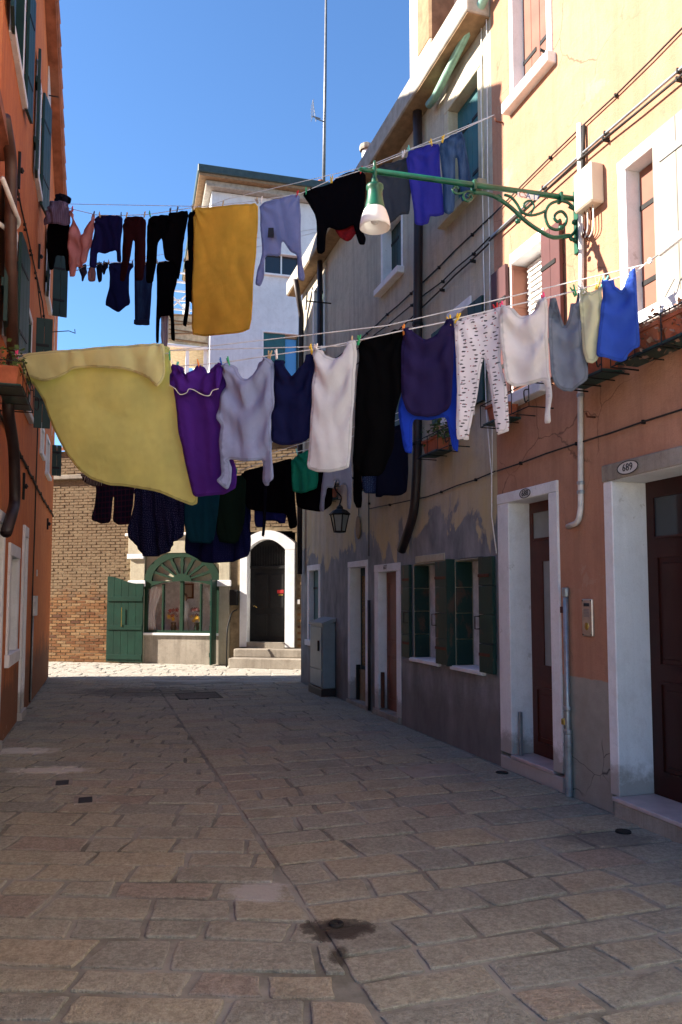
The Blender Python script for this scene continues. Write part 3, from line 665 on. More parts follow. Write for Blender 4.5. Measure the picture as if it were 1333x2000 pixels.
# green gutter and pipes
tube('green_gutter', [P(955, -20, .1), P(850, 190, .1), P(838, 205, .1)], .045, MT['pipe_green'], yel, 9)
tube('downpipe', bend([(-1.58, -.10, 7.22), (-1.60, -.08, 6.5), (-1.66, -.08, 4.6), (-1.70, -.08, 3.1), (-1.80, -.08, 2.50), (-2.20, -.08, 2.10)], 4, .2), .055, MT['pipe_dark'], yel, 10)
for z, x in ((6.2, -1.61), (4.7, -1.66), (3.3, -1.695)): M().lathe([(.062, -.02), (.066, 0), (.062, .02)], (x, -.08, z), 10).build('pipe_bracket', MT['iron'], yel)
tube('downpipe', bend([(-6.6, -.3, 7.2), (-6.95, -.1, 6.7), (-7.05, -.09, 4), (-7.05, -.09, 1.95)], 4, .1), .05, MT['pipe_dark'], yel, 9)
tube('downpipe', [(-5.75, -.09, 7.2), (-5.8, -.09, 4.0)], .045, MT['pipe_dark'], yel, 9)
# upper windows
surround(yel, 'window_frame', -.95, -.27, 5.65, 6.86, .10, .10, .09, .08, MT['cream_plaster'], .16, .012, .09)
shutter(yel, -.95, 5.66, 6.85, .34, 0, MT['shutter_blue'], y0=.14, boards=3, label='blue-green shutter leaf half in shadow'); shutter(yel, -.61, 5.66, 6.85, .34, 0, MT['shutter_blue'], y0=.14, boards=3)
surround(yel, 'window_frame', -3.0, -2.34, 5.66, 6.48, .06, .05, .04, .09, MT['white_stone'], .18, .008, .10)
shutter(yel, -3.0, 5.67, 6.47, .33, 0, MT['shutter_dark'], y0=.16, boards=3); shutter(yel, -2.67, 5.67, 6.47, .33, 0, MT['shutter_dark'], y0=.16, boards=3)
surround(yel, 'window_frame', -6.44, -5.82, 5.74, 6.95, .06, .06, .05, .09, MT['white_stone'], .2, .01, .08)
shutter(yel, -6.44, 5.75, 6.94, .31, 0, MT['shutter_dark'], y0=.16, boards=3); shutter(yel, -6.13, 5.75, 6.94, .31, 0, MT['shutter_dark'], y0=.16, boards=3)
# first-floor windows with open shutters
for (a, b, c, d) in hol[3:6]:
    fr = surround(yel, 'window_frame', a + .04, b - .04, c + .1, d - .1, .04, .04, .1, .1, MT['white_stone'], .2, .015, .09)
    box('glass_pane', MT['glass'], fr, a + .04, b - .04, .17, .18, c + .1, d - .1); box('mullion', MT['shutter_dark'], fr, (a + b) / 2 - .02, (a + b) / 2 + .02, .14, .169, c + .1, d - .1)
    shutter(yel, b + .01, c + .08, d - .12, .30, 0, MT['shutter_dark'], boards=2); shutter(yel, a - .01, c + .08, d - .12, .32, 0, MT['shutter_dark'], boards=3, side=-1)
# ground-floor windows: folded leaf along the far reveal, pale blind behind
for (a, b, hx) in ((-2.03, -1.31, 0), (-.93, -.31, 1)):
    z0, z1 = .84, 1.92
    fr = surround(yel, 'window_frame', a + .02, b - .02, z0, z1, .02, .02, .012, .045, MT['cream_plaster'], .22, .0, .05, MT['white_stone'])
    box('blind', MT['room'], fr, a + .02, b - .02, .2, .215, z0, z1)
    for k in range(4): box('reveal_board', MT['shutter_green'], fr, a + .021, a + .05, .0, .18, z0 + .005 + k * .268, z0 + .266 + k * .268)
    box('bar', MT['white_stone'], fr, (a + b) / 2 - .02, (a + b) / 2 + .02, .17, .198, z0, z1)
for hx, sd_, w_, lb in ((-2.04, -1, .24, 'flaking green shutter leaf beside the pipe'), (-1.30, 1, .35, 'flaking green shutter leaf between the two openings'), (-.30, 1, .27, 'flaking green shutter leaf beside the white door frame')):
    r = None
    for k in range(4):
        z = .83 + k * .275; a, b = sorted((hx, hx + sd_ * w_))
        o = M().box(a, b, -.055 + random.uniform(-.002, .002), -.018, z, z + .271).build('shutter' if r is None else 'board', MT['shutter_green'], yel if r is None else r, bevel=.003)
        if r is None: r = o; r['label'] = lb
    for zz in (1.0, 1.75): box('strap_hinge', MT['rust'], r, hx + (.0 if sd_ > 0 else -w_ * .8), hx + (w_ * .8 if sd_ > 0 else .0), -.063, -.0565, zz - .015, zz + .015)
    tube('catch', [(hx + sd_ * w_ * .1, -.06, 1.36), (hx + sd_ * w_ * .1, -.11, 1.36), (hx + sd_ * w_ * .1, -.11, 1.24), (hx + sd_ * w_ * .1, -.06, 1.24)], .006, MT['iron'], r, 5)
box('edge_leaf', MT['shutter_green'], yel, -.945, -.915, -.10, -.0, .83, 1.94)
M().box(-1.95, -1.15, -.012, .1, 1.935, 2.02).build('concrete_lintel', MT['cream_plaster'], yel, bevel=.01)
# door 687
fr = surround(yel, 'door_frame', -3.20, -2.56, .08, 1.87, .15, .14, .10, 0, MT['white_stone'], .16, .01)
box('threshold', MT['grey_stone'], fr, -3.35, -2.42, -.04, .16, 0, .079)
panel_door(yel, -3.20, -2.56, .08, 1.87, .11, MT['shutter_brown'], [(-3.13, -2.63, .2, .8), (-3.13, -2.63, .95, 1.75)], label='plain red-brown door')
text_m('687', .085).xf(lambda a, b, c: (-2.93 + a, -.014 + b, 1.925 + c)).build('house_number', MT['ink'], yel)
box('flood_gate_rail', MT['rust'], yel, -3.17, -3.12, .01, .05, .10, .56)
# door beyond it
fr = surround(yel, 'door_frame', -4.40, -3.72, .06, 1.97, .10, .10, .09, 0, MT['white_stone'], .2, .01)
box('threshold', MT['grey_stone'], fr, -4.50, -3.62, -.04, .2, 0, .059)
panel_door(yel, -4.40, -3.72, .06, 1.97, .16, MT['shutter_dark'], [], [(-4.32, -3.80, .55, 1.85)], 'dark door with patterned amber glass', None, 'glass_amber')
box('flood_board', MT['soffit'], yel, -4.28, -3.72, .10, .13, .061, .50)['label'] = 'brown flood board across the foot of the door'
box('flood_gate_rail', MT['iron'], yel, -4.33, -4.285, .06, .12, .061, .56)
# far window
fr = surround(yel, 'window_frame', -6.68, -6.08, .80, 2.0, .12, .10, .095, .10, MT['white_stone'], .12, .015, .05)
shutter(yel, -6.68, .81, 1.99, .30, 0, MT['shutter_blue'], y0=.11, boards=2); shutter(yel, -6.38, .81, 1.99, .30, 0, MT['shutter_blue'], y0=.11, boards=2)
tube('blue_pipe', [(-3.5, -.03, .02), (-3.5, -.03, 1.5)], .022, MT['pipe_dark'], yel, 7)
# cables
cable(yel, [(-.01, -.03, 4.99), (-1.1, -.03, 5.0), (-2.4, -.03, 5.06), (-7.2, -.03, 5.30)], .008); cable(yel, [(-.01, -.05, 4.93), (-1.1, -.05, 4.90), (-2.4, -.06, 4.85), (-7.2, -.05, 5.0)], .009)
cable(yel, [(-.01, -.02, 5.20), (-1.6, -.02, 5.2), (-4, -.02, 5.25), (-7.2, -.02, 5.5)], .009); cable(yel, [(0.0, -.02, 2.72), (-1.6, -.02, 2.68), (-3.5, -.02, 2.75)], .007)
cable(yel, [(-.16, -.02, 7.3), (-.18, -.02, 5.6), (-.14, -.03, 3.3), (-.05, -.03, 2.7), (-.06, -.03, 2.3), (.0, -.02, 1.95)], .006, 'cord', clips=False, wob=.02)
cable(yel, [(-.04, -.02, 7.3), (-.06, -.02, 5.6), (-.05, -.02, 2.7)], .005, 'cord', clips=False, wob=.015)
cable(yel, [(-3.52, -.02, 3.2), (-3.53, -.02, 2.1)], .008)
tube('bracket_hook', [(-5.4, 0, 6.35), (-5.42, -.40, 6.35), (-5.42, -.42, 6.2), (-5.42, -.40, 6.5)], .012, MT['iron'], yel, 6)
ch = thing('chimney', 'tall plastered chimney with bare brick corner at the eave of the yellow house', 'chimney', RF, (-2.35, .2, 7.5))
M().box(-2.4, -1.75, .15, .75, 7.45, 10.6).build('stack', MT['cream_plaster'], ch, bevel=.02); M().box(-2.13, -1.742, .142, .5, 8.3, 10.7).build('bare_brick_patch', MT['soffit'], ch, bevel=.03)
M().box(-2.46, -1.70, .10, .80, 8.05, 8.12).build('band', MT['tile'], ch, bevel=.01)
cp = thing('chimney_pot', 'small white chimney pot peeping over the yellow house eave', 'chimney', RF, (-4.4, 1.0, 7.8))
q = RF.hit(716, 295, -.9); cp_x, cp_z = q
BASE[cp.name] = Vector((cp_x, .9, 7.6)); cp.matrix_world = RF.mat() @ Matrix.Translation((cp_x, .9, 7.6))
M().lathe([(.085, 0), (.08, cp_z - 7.6)], (cp_x, .9, 7.6), 10).build('shaft', MT['white_plaster'], cp, smooth=True); M().lathe([(.12, cp_z - 7.60), (.13, cp_z - 7.57), (.12, cp_z - 7.5), (.06, cp_z - 7.46), (.0, cp_z - 7.46)], (cp_x, .9, 7.6), 10).build('cap', MT['grey_stone'], cp)

# ---------------------------------------------------------------- orange house (left, gable to the street)
org = thing('orange_house', 'tall orange house with stepped tile verge and dark green shutters on the left', 'house', LF)
skew = lambda x, y, z: (x + (.26 * y if y > 1 else 0), y, z)      # unseen rear skewed along the sun to cast an upright shadow edge
gab = [(-1.44, 8.6), (2.1, 10.3), (7.0, 7.95)]
oh = [(-1.0, .2, 7.1, 8.6), (1.65, 2.35, 7.1, 8.7), (-.8, .1, 4.1, 5.55), (1.1, 2.0, 3.85, 5.25), (3.9, 4.7, 6.3, 7.4), (3.75, 4.35, 3.75, 4.25), (4.9, 5.6, 3.6, 4.3),
      (.2, 1.2, .78, 2.14), (1.62, 2.12, 0, 2.46), (-1.2, -.3, 0, 2.4)]
wall_m(-1.44, 7.0, 0, 7.9, oh, .26, 8.0, gab).xf(skew).build('wall', MT['orange'], org)
rb = None
for (a, b) in ((0, 1), (1, 2)):
    (xa, za), (xb, zb) = gab[a], gab[b]; L = math.hypot(xb - xa, zb - za); ux, uz = (xb - xa) / L, (zb - za) / L; nx, nz = -uz, ux
    rf = M().prism([(xa - ux * .12 * (a == 0), za - uz * .12 * (a == 0)), (xb, zb), (xb + nx * .10, zb + nz * .10), (xa + nx * .10, za + nz * .10)], -.15, 8.1).xf(skew).build('roof', MT['tile'], org)
    k = int(L / .33)
    for j in range(k + 1):
        s = j * .33 if a == 0 else L - j * .33 - .1
        d_ = 1 if a == 0 else -1
        p0 = (xa + ux * s, za + uz * s); p1 = (xa + ux * (s + d_ * .4), za + uz * (s + d_ * .4))
        M().tube([(p0[0] + nx * .12, -.12, p0[1] + nz * .12), (p1[0] + nx * .155, -.12, p1[1] + nz * .155)], [.085, .065], 8).build('verge_tile', MT['tile'], rf, smooth=False)
# windows
def lwin(i, fm='white_stone', glass='glass', d=.16):
    a, b, c, e = oh[i]; fr = surround(org, 'window_frame', a + .07, b - .07, c + .08, e - .08, .07, .07, .08, .08, MT[fm], .2, .012, .06)
    box('glass_pane', MT[glass], fr, a + .07, b - .07, d, d + .01, c + .08, e - .08); box('mullion', MT['shutter_dark'], fr, (a + b) / 2 - .02, (a + b) / 2 + .02, d - .03, d, c + .08, e - .08); return fr
for i in (0, 1, 2, 3, 4): lwin(i)
shutter(org, .2, 7.1, 8.6, .30, 7, MT['shutter_dark'], boards=3, label='dark shutter folded back beside the top window'); shutter(org, -1.0, 7.1, 8.6, .4, 5, MT['shutter_dark'], boards=3, side=-1)
shutter(org, 2.35, 7.05, 8.7, .42, 9, MT['shutter_dark'], boards=3); shutter(org, 1.65, 7.05, 8.7, .22, 4, MT['shutter_dark'], boards=2, side=-1)
shutter(org, .1, 4.1, 5.6, .52, 5, MT['shutter_dark'], boards=3, arch=.12, label='green shutter with curved top folded back'); shutter(org, -.8, 4.1, 5.6, .5, 5, MT['shutter_dark'], boards=3, arch=.12, side=-1)
shutter(org, 2.0, 3.8, 5.3, .21, 86, MT['shutter_dark'], boards=2); shutter(org, 1.1, 3.8, 5.3, .3, 4, MT['shutter_dark'], boards=3, side=-1)
shutter(org, 4.7, 6.3, 7.4, .24, 80, MT['shutter_dark'], boards=2); shutter(org, 3.9, 6.3, 7.4, .3, 6, MT['shutter_dark'], boards=3, side=-1)
for a, b, c, e in (oh[0], oh[1], oh[2], oh[3]): box('reveal_leaf', MT['shutter_dark'], org, b - .10, b - .072, -.005, .15, c + .09, e - .09)
fr = surround(org, 'window_frame', 3.82, 4.28, 3.83, 4.18, .07, .07, .07, .08, MT['white_stone'], .2, .02, .04); box('glass_pane', MT['glass'], fr, 3.82, 4.28, .15, .16, 3.83, 4.18)
fr = surround(org, 'window_frame', 4.95, 5.55, 3.66, 4.24, .05, .05, .06, .06, MT['white_stone'], .2); box('glass_pane', MT['glass'], fr, 4.95, 5.55, .15, .16, 3.66, 4.24); shutter(org, 5.6, 3.7, 4.25, .16, 85, MT['shutter_dark'], boards=2)
fr = surround(org, 'window_frame', .34, 1.06, .92, 2.0, .14, .14, .14, .14, MT['white_stone'], .2, .025, .05); box('glass_pane', MT['glass'], fr, .34, 1.06, .15, .16, .92, 2.0)
for k in range(4): tube('window_bar', [(.43 + k * .18, .06, .92), (.43 + k * .18, .06, 2.0)], .009, MT['iron'], fr, 5)
fr = surround(org, 'door_frame', 1.74, 2.02, .10, 2.32, .12, .10, .14, 0, MT['white_stone'], .2, .03); box('threshold', MT['white_stone'], fr, 1.60, 2.14, -.06, .2, 0, .099); panel_door(org, 1.74, 2.02, .10, 2.32, .12, MT['shutter_brown'], [(1.78, 1.98, .3, 1.0), (1.78, 1.98, 1.2, 2.1)])
fr = surround(org, 'door_frame', -1.08, -.42, .10, 2.28, .12, .12, .12, 0, MT['white_stone'], .2, .03); box('threshold', MT['white_stone'], fr, -1.2, -.3, -.06, .2, 0, .099); panel_door(org, -1.08, -.42, .10, 2.28, .14, MT['wood_door'], [(-1.0, -.5, .3, 1.0), (-1.0, -.5, 1.2, 2.1)])
# pipes, irons, cables
tube('drainpipe', bend([(-1.9, -.10, 5.7), (-1.52, -.12, 5.55), (-1.42, -.12, 4.95), (-.98, -.12, 3.9)], 4, .15), .055, MT['pipe_brown'], org, 10)
tube('drainpipe', bend([(-.98, -.12, 3.86), (-1.25, -.12, 3.3), (-.62, -.12, 3.02), (-.40, -.12, 2.50), (-1.05, -.12, 2.15)], 4, .16), .055, MT['pipe_dark'], org, 10)
tube('pipe_loop', bend([(-1.9, -.1, 5.15), (-1.35, -.19, 5.02), (-1.3, -.1, 4.95), (-1.5, 0, 4.95)], 4, .08), .022, MT['pipe_white'], org, 7)
cable(org, [(-1.4, -.02, 3.3), (0, -.02, 3.27), (3.5, -.02, 3.15), (6.95, -.02, 3.10)], .016); cable(org, [(-1.4, -.02, 5.85), (-.4, -.02, 5.95), (3.2, -.02, 5.97), (5.0, -.02, 5.5), (5.9, -.02, 5.2)], .010)
cable(org, [(-1.4, -.03, 5.80), (-.4, -.03, 5.90), (2.2, -.03, 5.92), (3.2, -.03, 5.6), (3.4, -.02, 4.9)], .008)
cable(org, [(3.05, -.02, 4.9), (3.05, -.02, 3.2), (3.0, -.02, 1.6), (3.0, -.02, .05)], .010, clips=False); cable(org, [(5.9, -.015, 8.8), (6.0, -.015, 6.0), (6.0, -.015, 4.5)], .007, 'cord', clips=False)
for x, z, h in ((0, 6.25, .42), (2.6, 6.4, .36), (1.45, 2.93, .34), (5.6, 2.83, .2)):
    a = box('wall_anchor', MT['iron'], org, x - .02, x + .02, -.03, 0, z - h / 2, z + h / 2); M().lathe([(.03, 0), (.035, .02), (.0, .04)], (0, 0, 0), 8).xf(lambda p, q, r: (x + p, -.03 - r, z + q)).build('boss', MT['iron'], a)
mb = box('meter_box', MT['pipe_white'], org, 3.10, 3.42, -.06, 0, 1.27, 1.56); tube('meter_cable', [(3.2, -.02, 1.27), (3.2, -.02, .75), (3.15, -.02, .05)], .012, MT['pipe_steel'], mb, 6)
box('bell_plate', MT['plate'], org, 3.75, 3.85, -.012, 0, 1.86, 1.96)
tube('bracket_hook', [(4.85, -.02, 6.05), (4.9, -.32, 6.12), (5.0, -.42, 6.12), (4.8, -.42, 6.12)], .008, MT['iron'], org, 5); tube('bracket_hook', [(3.35, -.0, 9.3), (3.35, -.16, 9.3)], .01, MT['iron'], org, 5)
box('upper_blind', MT['plate'], org, 3.3, 3.75, -.02, 0, 9.2, 10.0)

low = thing('low_orange_house', 'lower orange neighbour of the gabled house, nearer than the left edge of view', 'house', LF, (-1.46, 0, 0))
lh = [(-3.2, -2.4, .9, 2.1), (-5.2, -4.3, 0, 2.3), (-3.2, -2.4, 3.8, 5.1), (-5.2, -4.4, 3.8, 5.1)]
wall_m(-6.6, -1.42, 0, 5.55, lh, .26, 6.0).xf(lambda x, y, z: (skew(x, y, z)[0], y + .012, z)).build('wall', MT['orange'], low)
M().box(-6.7, -1.43, -.12, 6.1, 5.565, 5.68).xf(skew).build('roof', MT['tile'], low)
for (a, b, c, d) in lh:
    surround(low, 'window_frame', a + .08, b - .08, c + (.08 if c else .1), d - .08, .08, .08, .08, .08 if c else 0, MT['white_stone'], .2); w2 = (b - a - .16) / 2
    shutter(low, a + .08, c + .1, d - .08, w2, 0, MT['shutter_dark'], y0=.15); shutter(low, a + .08 + w2, c + .1, d - .08, w2, 0, MT['shutter_dark'], y0=.15)

# ---------------------------------------------------------------- brick building at the end
brk = thing('brick_building', 'low brick building across the end of the alley with shop window and arched doorway', 'building', BF)
bh = [(2.46, 4.30, .0, 2.60), (4.80, 6.08, 0, 3.02)]
BX0, BX1, BZ = -3.0, 9.0, 5.05
wall_m(BX0, BX1, 0, BZ, bh, .35, 4.0).build('wall', MT['brick_mortar'], brk)
M().add([(BX0, -.1, BZ), (BX1, -.1, BZ), (BX1, 4, BZ + .9), (BX0, 4, BZ + .9), (BX0, -.1, BZ + .08), (BX1, -.1, BZ + .08), (BX1, 4, BZ + .98), (BX0, 4, BZ + .98)], [(0, 3, 2, 1), (4, 5, 6, 7), (0, 1, 5, 4), (1, 2, 6, 5), (2, 3, 7, 6), (3, 0, 4, 7)]).build('roof', MT['tile'], brk)
M().box(BX0, 1.3, -.10, 0, 4.36, 4.46).build('string_course', MT['grey_stone'], brk, bevel=.01)
bricks = []
row = 0; z = .02
ocx, orad = 5.44, .0
while z < BZ - .07:
    x = BX0 + (.12 if row % 2 else 0)
    while x < BX1 - .26:
        L = .235 + random.uniform(-.012, .006)
        x1 = x + L
        mid = (x + x1) / 2
        bad = (2.08 < x1 and x < 4.57 and z < 2.70) or (4.76 < x1 and x < 6.12 and z < 2.95 + .16 * max(0, 1 - ((mid - 5.44) / .6) ** 2)) or (4.33 < z < 4.47 and x < 1.3)
        if not bad and -.5 < x < 6.9:
            pr = project(BF.w(mid, 0, z + .03)); vis = 0
            if pr:
                if 92 < pr[0] < 255 and 1040 < pr[1] < 1293: vis = 2 + (pr[1] - 1040) / 300
                elif (92 < pr[0] < 280 and pr[1] > 930) or (440 < pr[0] < 590 and pr[1] > 1090): vis = 1
            bricks.append((vis, x, x1, z))
        x += .247
    z += .069; row += 1
bricks.sort(key=lambda b: -b[0]); bm_ = {}
rest = M(); rt = []
def brick_v(L, d, j): return [(j, -d, j * .5), (L - j, -d, j), (L, 0.02, 0), (0, 0.02, 0), (j, -d, .058 - j), (L - j * .5, -d, .058 - j), (L, 0.02, .058), (0, 0.02, .058)]
BFc = [(0, 3, 2, 1), (4, 5, 6, 7), (0, 1, 5, 4), (1, 2, 6, 5), (3, 0, 4, 7)]
for i, (vis, x, x1, z) in enumerate(bricks):
    tone = min(1, max(0, random.gauss(.5, .28))); d = random.uniform(.004, .016)
    v = brick_v(x1 - x, d, random.uniform(.002, .007))
    if i < 300:
        m = M().add(v, BFc); m.attr = {'tone': ('POINT', [tone] * 8)}; o = m.build('brick', MT['brick'], brk); o.location = (x, 0, z)
    else: rest.add([(a + x, b, c + z) for a, b, c in v], BFc); rt += [tone] * 8
rest.attr = {'tone': ('POINT', rt)}; o = rest.build('brickwork', MT['brick'], brk); o['kind'] = 'stuff'
# shop surround
cr = MT['cream_plaster']
sf = M().box(2.10, 2.46, -.05, .02, 0.02, 2.55).build('shop_surround', cr, brk, bevel=.006)
M().box(4.30, 4.55, -.05, .02, .02, 2.55).build('pier', cr, sf, bevel=.006); M().box(2.04, 4.60, -.055, .02, 2.552, 2.95).build('upper_band', cr, sf, bevel=.006)
M().box(1.98, 4.64, -.12, .0, 2.955, 3.02).build('cornice', MT['white_stone'], sf, bevel=.01); M().box(2.06, 2.5, -.09, -.051, 1.78, 1.92).build('impost', MT['white_stone'], sf, bevel=.01); M().box(4.26, 4.6, -.09, -.051, 1.78, 1.92).build('impost', MT['white_stone'], sf, bevel=.01)
M().box(2.04, 2.46, -.11, -.056, 2.42, 2.54).build('bracket', MT['white_stone'], sf, bevel=.01)
box('stall_riser', MT['grey_stone'], brk, 2.46, 4.30, -.02, .3, 0.0, .66); box('shop_sill', MT['white_stone'], brk, 2.44, 4.30, -.07, .1, .662, .715)
# arch-topped cream tympanum with green fan
cxx, zc, ra, rb_ = 3.385, 1.90, .93, .70
def el(t, k=1.0): return (cxx + ra * k * math.cos(t), zc + rb_ * k * math.sin(t))
M().box(2.462, 4.298, .03, .06, 1.90, 2.598).build('tympanum', cr, brk)
fan = M(); n_ = 28
ptsO = [el(math.pi * k / n_) for k in range(n_ + 1)]; ptsI = [el(math.pi * k / n_, .80) for k in range(n_ + 1)]
for k in range(n_): fan.prism([ptsO[k], ptsO[k + 1], ptsI[k + 1], ptsI[k]], -.045, .028)
fl = fan.build('fanlight', MT['fan_green'], brk)
for k in range(1, 8):
    t = math.pi * k / 8; out = []
    for side in (1, -1):
        rng = [.20, .40, .58, .72, .84]; wd = [.06, .055, .085, .06, .15]
        seq = [(r_, side * w_) for r_, w_ in zip(rng, wd)]
        if side < 0: seq = seq[::-1]
        for r_, w_ in seq: out.append(el(t + w_ * (.55 / max(.3, r_)), r_) if True else 0)
    M().prism(out[::-1], -.04, .027).build('spoke', MT['fan_green'], fl)
M().prism([el(math.pi * k / 14, .26) for k in range(15)], -.043, .026).build('hub', MT['fan_green'], fl)
tr = [(2.462, 1.905), (4.298, 1.905)] + [(4.298, 1.72)] + [(3.385 + .80 * math.cos(math.pi * k / 12), 1.73 + .17 * math.sin(math.pi * k / 12)) for k in range(13)] + [(2.462, 1.72)]
M().prism(tr[::-1], -.05, .03).build('curved_transom', MT['fan_green'], brk)
sw = box('shop_window', MT['fan_green'], brk, 2.462, 2.53, -.03, .05, .716, 1.74)
for a, b in ((4.23, 4.298), (3.345, 3.425), (2.90, 2.94), (3.83, 3.87)): box('mullion', MT['fan_green'], sw, a, b, -.03, .05, .716, 1.90 if 3.3 < a < 3.4 else 1.84)
box('bottom_rail', MT['fan_green'], sw, 2.53, 4.23, -.028, .048, .716, .77); M().box(2.53, 4.23, .02, .026, .77, 1.90).build('pane', MT['clear'], sw)
nb = M().add([(2.47, .06, .70), (4.29, .06, .70), (4.29, .60, .70), (2.47, .60, .70), (2.47, .06, 1.9), (4.29, .06, 1.9), (4.29, .6, 1.9), (2.47, .6, 1.9)], [(0, 1, 2, 3), (3, 2, 6, 7), (0, 3, 7, 4), (1, 5, 6, 2), (4, 7, 6, 5)]).build('display_niche', MT['room'], brk)
def curtain(x0, x1, side):
    m = M(); nx, nz = 14, 16
    for j in range(nz + 1):
        z = 1.80 - j * (1.05 / nz); t = j / nz
        wdt = (x1 - x0) * (1 - .55 * math.sin(min(1, t / .72) * math.pi / 2) + (.1 * max(0, t - .72) / .28))
        for i in range(nx + 1):
            s = i / nx; x = x0 + wdt * s if side > 0 else x1 - wdt * s; m.v.append((x, .075 + .018 * math.sin(s * 22 + t * 2), z))
    for j in range(nz):
        for i in range(nx): a = j * (nx + 1) + i; m.f.append((a, a + 1, a + nx + 2, a + nx + 1))
    return m
lace = cloth('lace', (.85, .85, .84), .3, 'dots', (.6, .6, .6))
for (a, b, s, lb) in ((2.50, 2.92, 1, 'left'), (3.86, 4.27, -1, 'right')):
    o = curtain(a, b, s).build('lace_curtain', lace, None, BF, ((a + b) / 2, .12, .72), smooth=True); tag(o, 'white lace curtain tied back at the %s of the shop window' % lb, 'curtain', 'lace curtains in the shop window')
    md = o.modifiers.new('th', 'SOLIDIFY'); md.thickness = .004
def flowers(x, lb):
    t = thing('flower_vase', lb, 'vase', BF, (x, .22, .705), 'flower vases in the shop window')
    M().lathe([(.0, 0), (.06, .0), (.05, .02), (.07, .12), (.05, .2), (.065, .24)], (x, .22, .706), 12).build('vase', MT['shop_green'], t, smooth=True)
    for k in range(26):
        a = random.uniform(0, 6.28); r = random.uniform(.0, .15); z = .97 + random.uniform(0, .3); px, py = x + r * math.cos(a), .22 + .6 * r * math.sin(a)
        c = MT['yellow_plastic'] if z < 1.10 else (MT['petal'] if k % 3 else MT['red'])
        m = M()
        for j in range(5):
            b = 6.28 * j / 5; e = .038; m.add([(px, py - .01, z), (px + e * math.cos(b), py - .02, z + e * math.sin(b)), (px + e * 1.2 * math.cos(b + .6), py - .025, z + e * 1.2 * math.sin(b + .6))], [(0, 1, 2)])
        m.build('blossom', c, t)
flowers(3.08, 'vase of yellow and dark red flowers left of the shop window mullion'); flowers(3.66, 'vase of yellow and dark red flowers right of the shop window mullion')
t = thing('statuette', 'robed white statuette behind the shop window flowers', 'statuette', BF, (3.28, .34, .705))
M().lathe([(.0, 0), (.14, 0), (.13, .03), (.12, .2), (.10, .42), (.12, .55), (.11, .66), (.05, .73), (.04, .75)], (3.28, .34, .706), 16).build('robe', MT['white_stone'], t, smooth=True)
M().lathe([(.0, .74), (.04, .745), (.058, .79), (.06, .83), (.045, .875), (.0, .90)], (3.28, .34, .706), 14).build('head', MT['cream_plaster'], t, smooth=True)
M().lathe([(.05, .74), (.072, .79), (.075, .86), (.05, .91), (.0, .925)], (3.28, .375, .706), 14).build('veil', MT['ink'], t, smooth=True)
t = thing('framed_picture', 'small dark framed picture hanging at the back of the shop window', 'picture', BF, (3.25, .59, 1.55))
M().box(3.12, 3.42, .565, .595, 1.50, 1.86).build('frame', MT['wood_dark'], t, bevel=.006); M().box(3.16, 3.38, .560, .564, 1.54, 1.82).build('print', MT['grey_stone'], t)
o = M().box(3.70, 3.80, .20, .21, .71, .92).xf(lambda a, b, c: (a + (c - .7) * .3, b + (c - .7) * .3, c)).build('price_card', MT['plate'], None, BF, (3.75, .2, .71)); tag(o, 'white card leaning among the flowers in the shop window', 'card')
# shop door leaf folded left
d = None
for k in range(5):
    x0 = 1.56 + k * .182; zt = lambda x: 2.02 - .17 * (1 - math.cos(min(1, max(0, (x - 1.56) / .75)) * math.pi)) / 2
    x1 = x0 + .179
    m = M().prism([(x0, .04), (x1, .04), (x1, zt(x1)), ((x0 + x1) / 2, zt((x0 + x1) / 2)), (x0, zt(x0))], -.115, -.075)
    o = m.build('shop_shutter' if d is None else 'board', MT['shop_green'], brk if d is None else d, bevel=.003)
    if d is None: d = o; d['label'] = 'green shop shutter with curved top folded against the bricks'
for z in (.10, .78, 1.44): box('rail', MT['shop_green'], d, 1.57, 2.46, -.135, -.116, z, z + .11)
box('bolt', MT['brass'], d, 1.945, 1.957, -.15, -.136, .85, 1.30)
r2 = M().box(4.215, 4.255, -.36, -.06, .03, 1.93).build('shop_shutter', MT['shop_green'], brk, bevel=.004); r2['label'] = 'green shop shutter standing straight out, edge to the street'
for z in (.2, .8, 1.35): M().box(4.195, 4.214, -.34, -.08, z, z + .10).build('rail', MT['shop_green'], r2)
# arched doorway
def arc(x0, x1, zs, rise, n=14): return [(x0 + (x1 - x0) * k / n, zs + rise * (1 - (2 * k / n - 1) ** 2)) for k in range(n + 1)]
M().box(4.80, 4.97, -.05, .3, .42, 2.60).build('doorway_jamb', MT['white_stone'], brk, bevel=.006); M().box(5.86, 6.08, -.05, .3, .42, 2.60).build('doorway_jamb', MT['white_stone'], brk, bevel=.006)
io, oo = arc(4.97, 5.86, 2.60, .24), arc(4.80, 6.08, 2.74, .30); am = M()
for k in range(14): am.prism([io[k], io[k + 1], oo[k + 1], oo[k]], -.052, .3)
am.add([], []); am.prism([(4.80, 2.602), (4.97, 2.602), (4.80, 2.74)], -.052, .3); am.prism([(5.86, 2.602), (6.08, 2.602), (6.08, 2.74)], -.052, .3); am.build('doorway_arch', MT['white_stone'], brk)
for zz in (2.56, 1.9): pass
dd = M().prism([(4.97, .53), (5.86, .53)] + list(reversed(arc(4.97, 5.86, 2.598, .24))), .17, .22).build('door', MT['iron'], brk); dd['label'] = 'black door under the white stone arch'
box('fanlight_rail', MT['iron'], dd, 4.97, 5.86, .14, .169, 2.18, 2.25); 
for k in range(14): tube('grille_bar', [(5.0 + k * .062, .155, 2.25), (5.0 + k * .062, .155, 2.70)], .008, MT['iron'], dd, 5)
for a, b in ((.65, 1.15), (1.3, 2.05)): box('panel', MT['iron'], dd, 5.08, 5.38, .155, .169, a, b); box('panel', MT['iron'], dd, 5.46, 5.76, .155, .169, a, b)
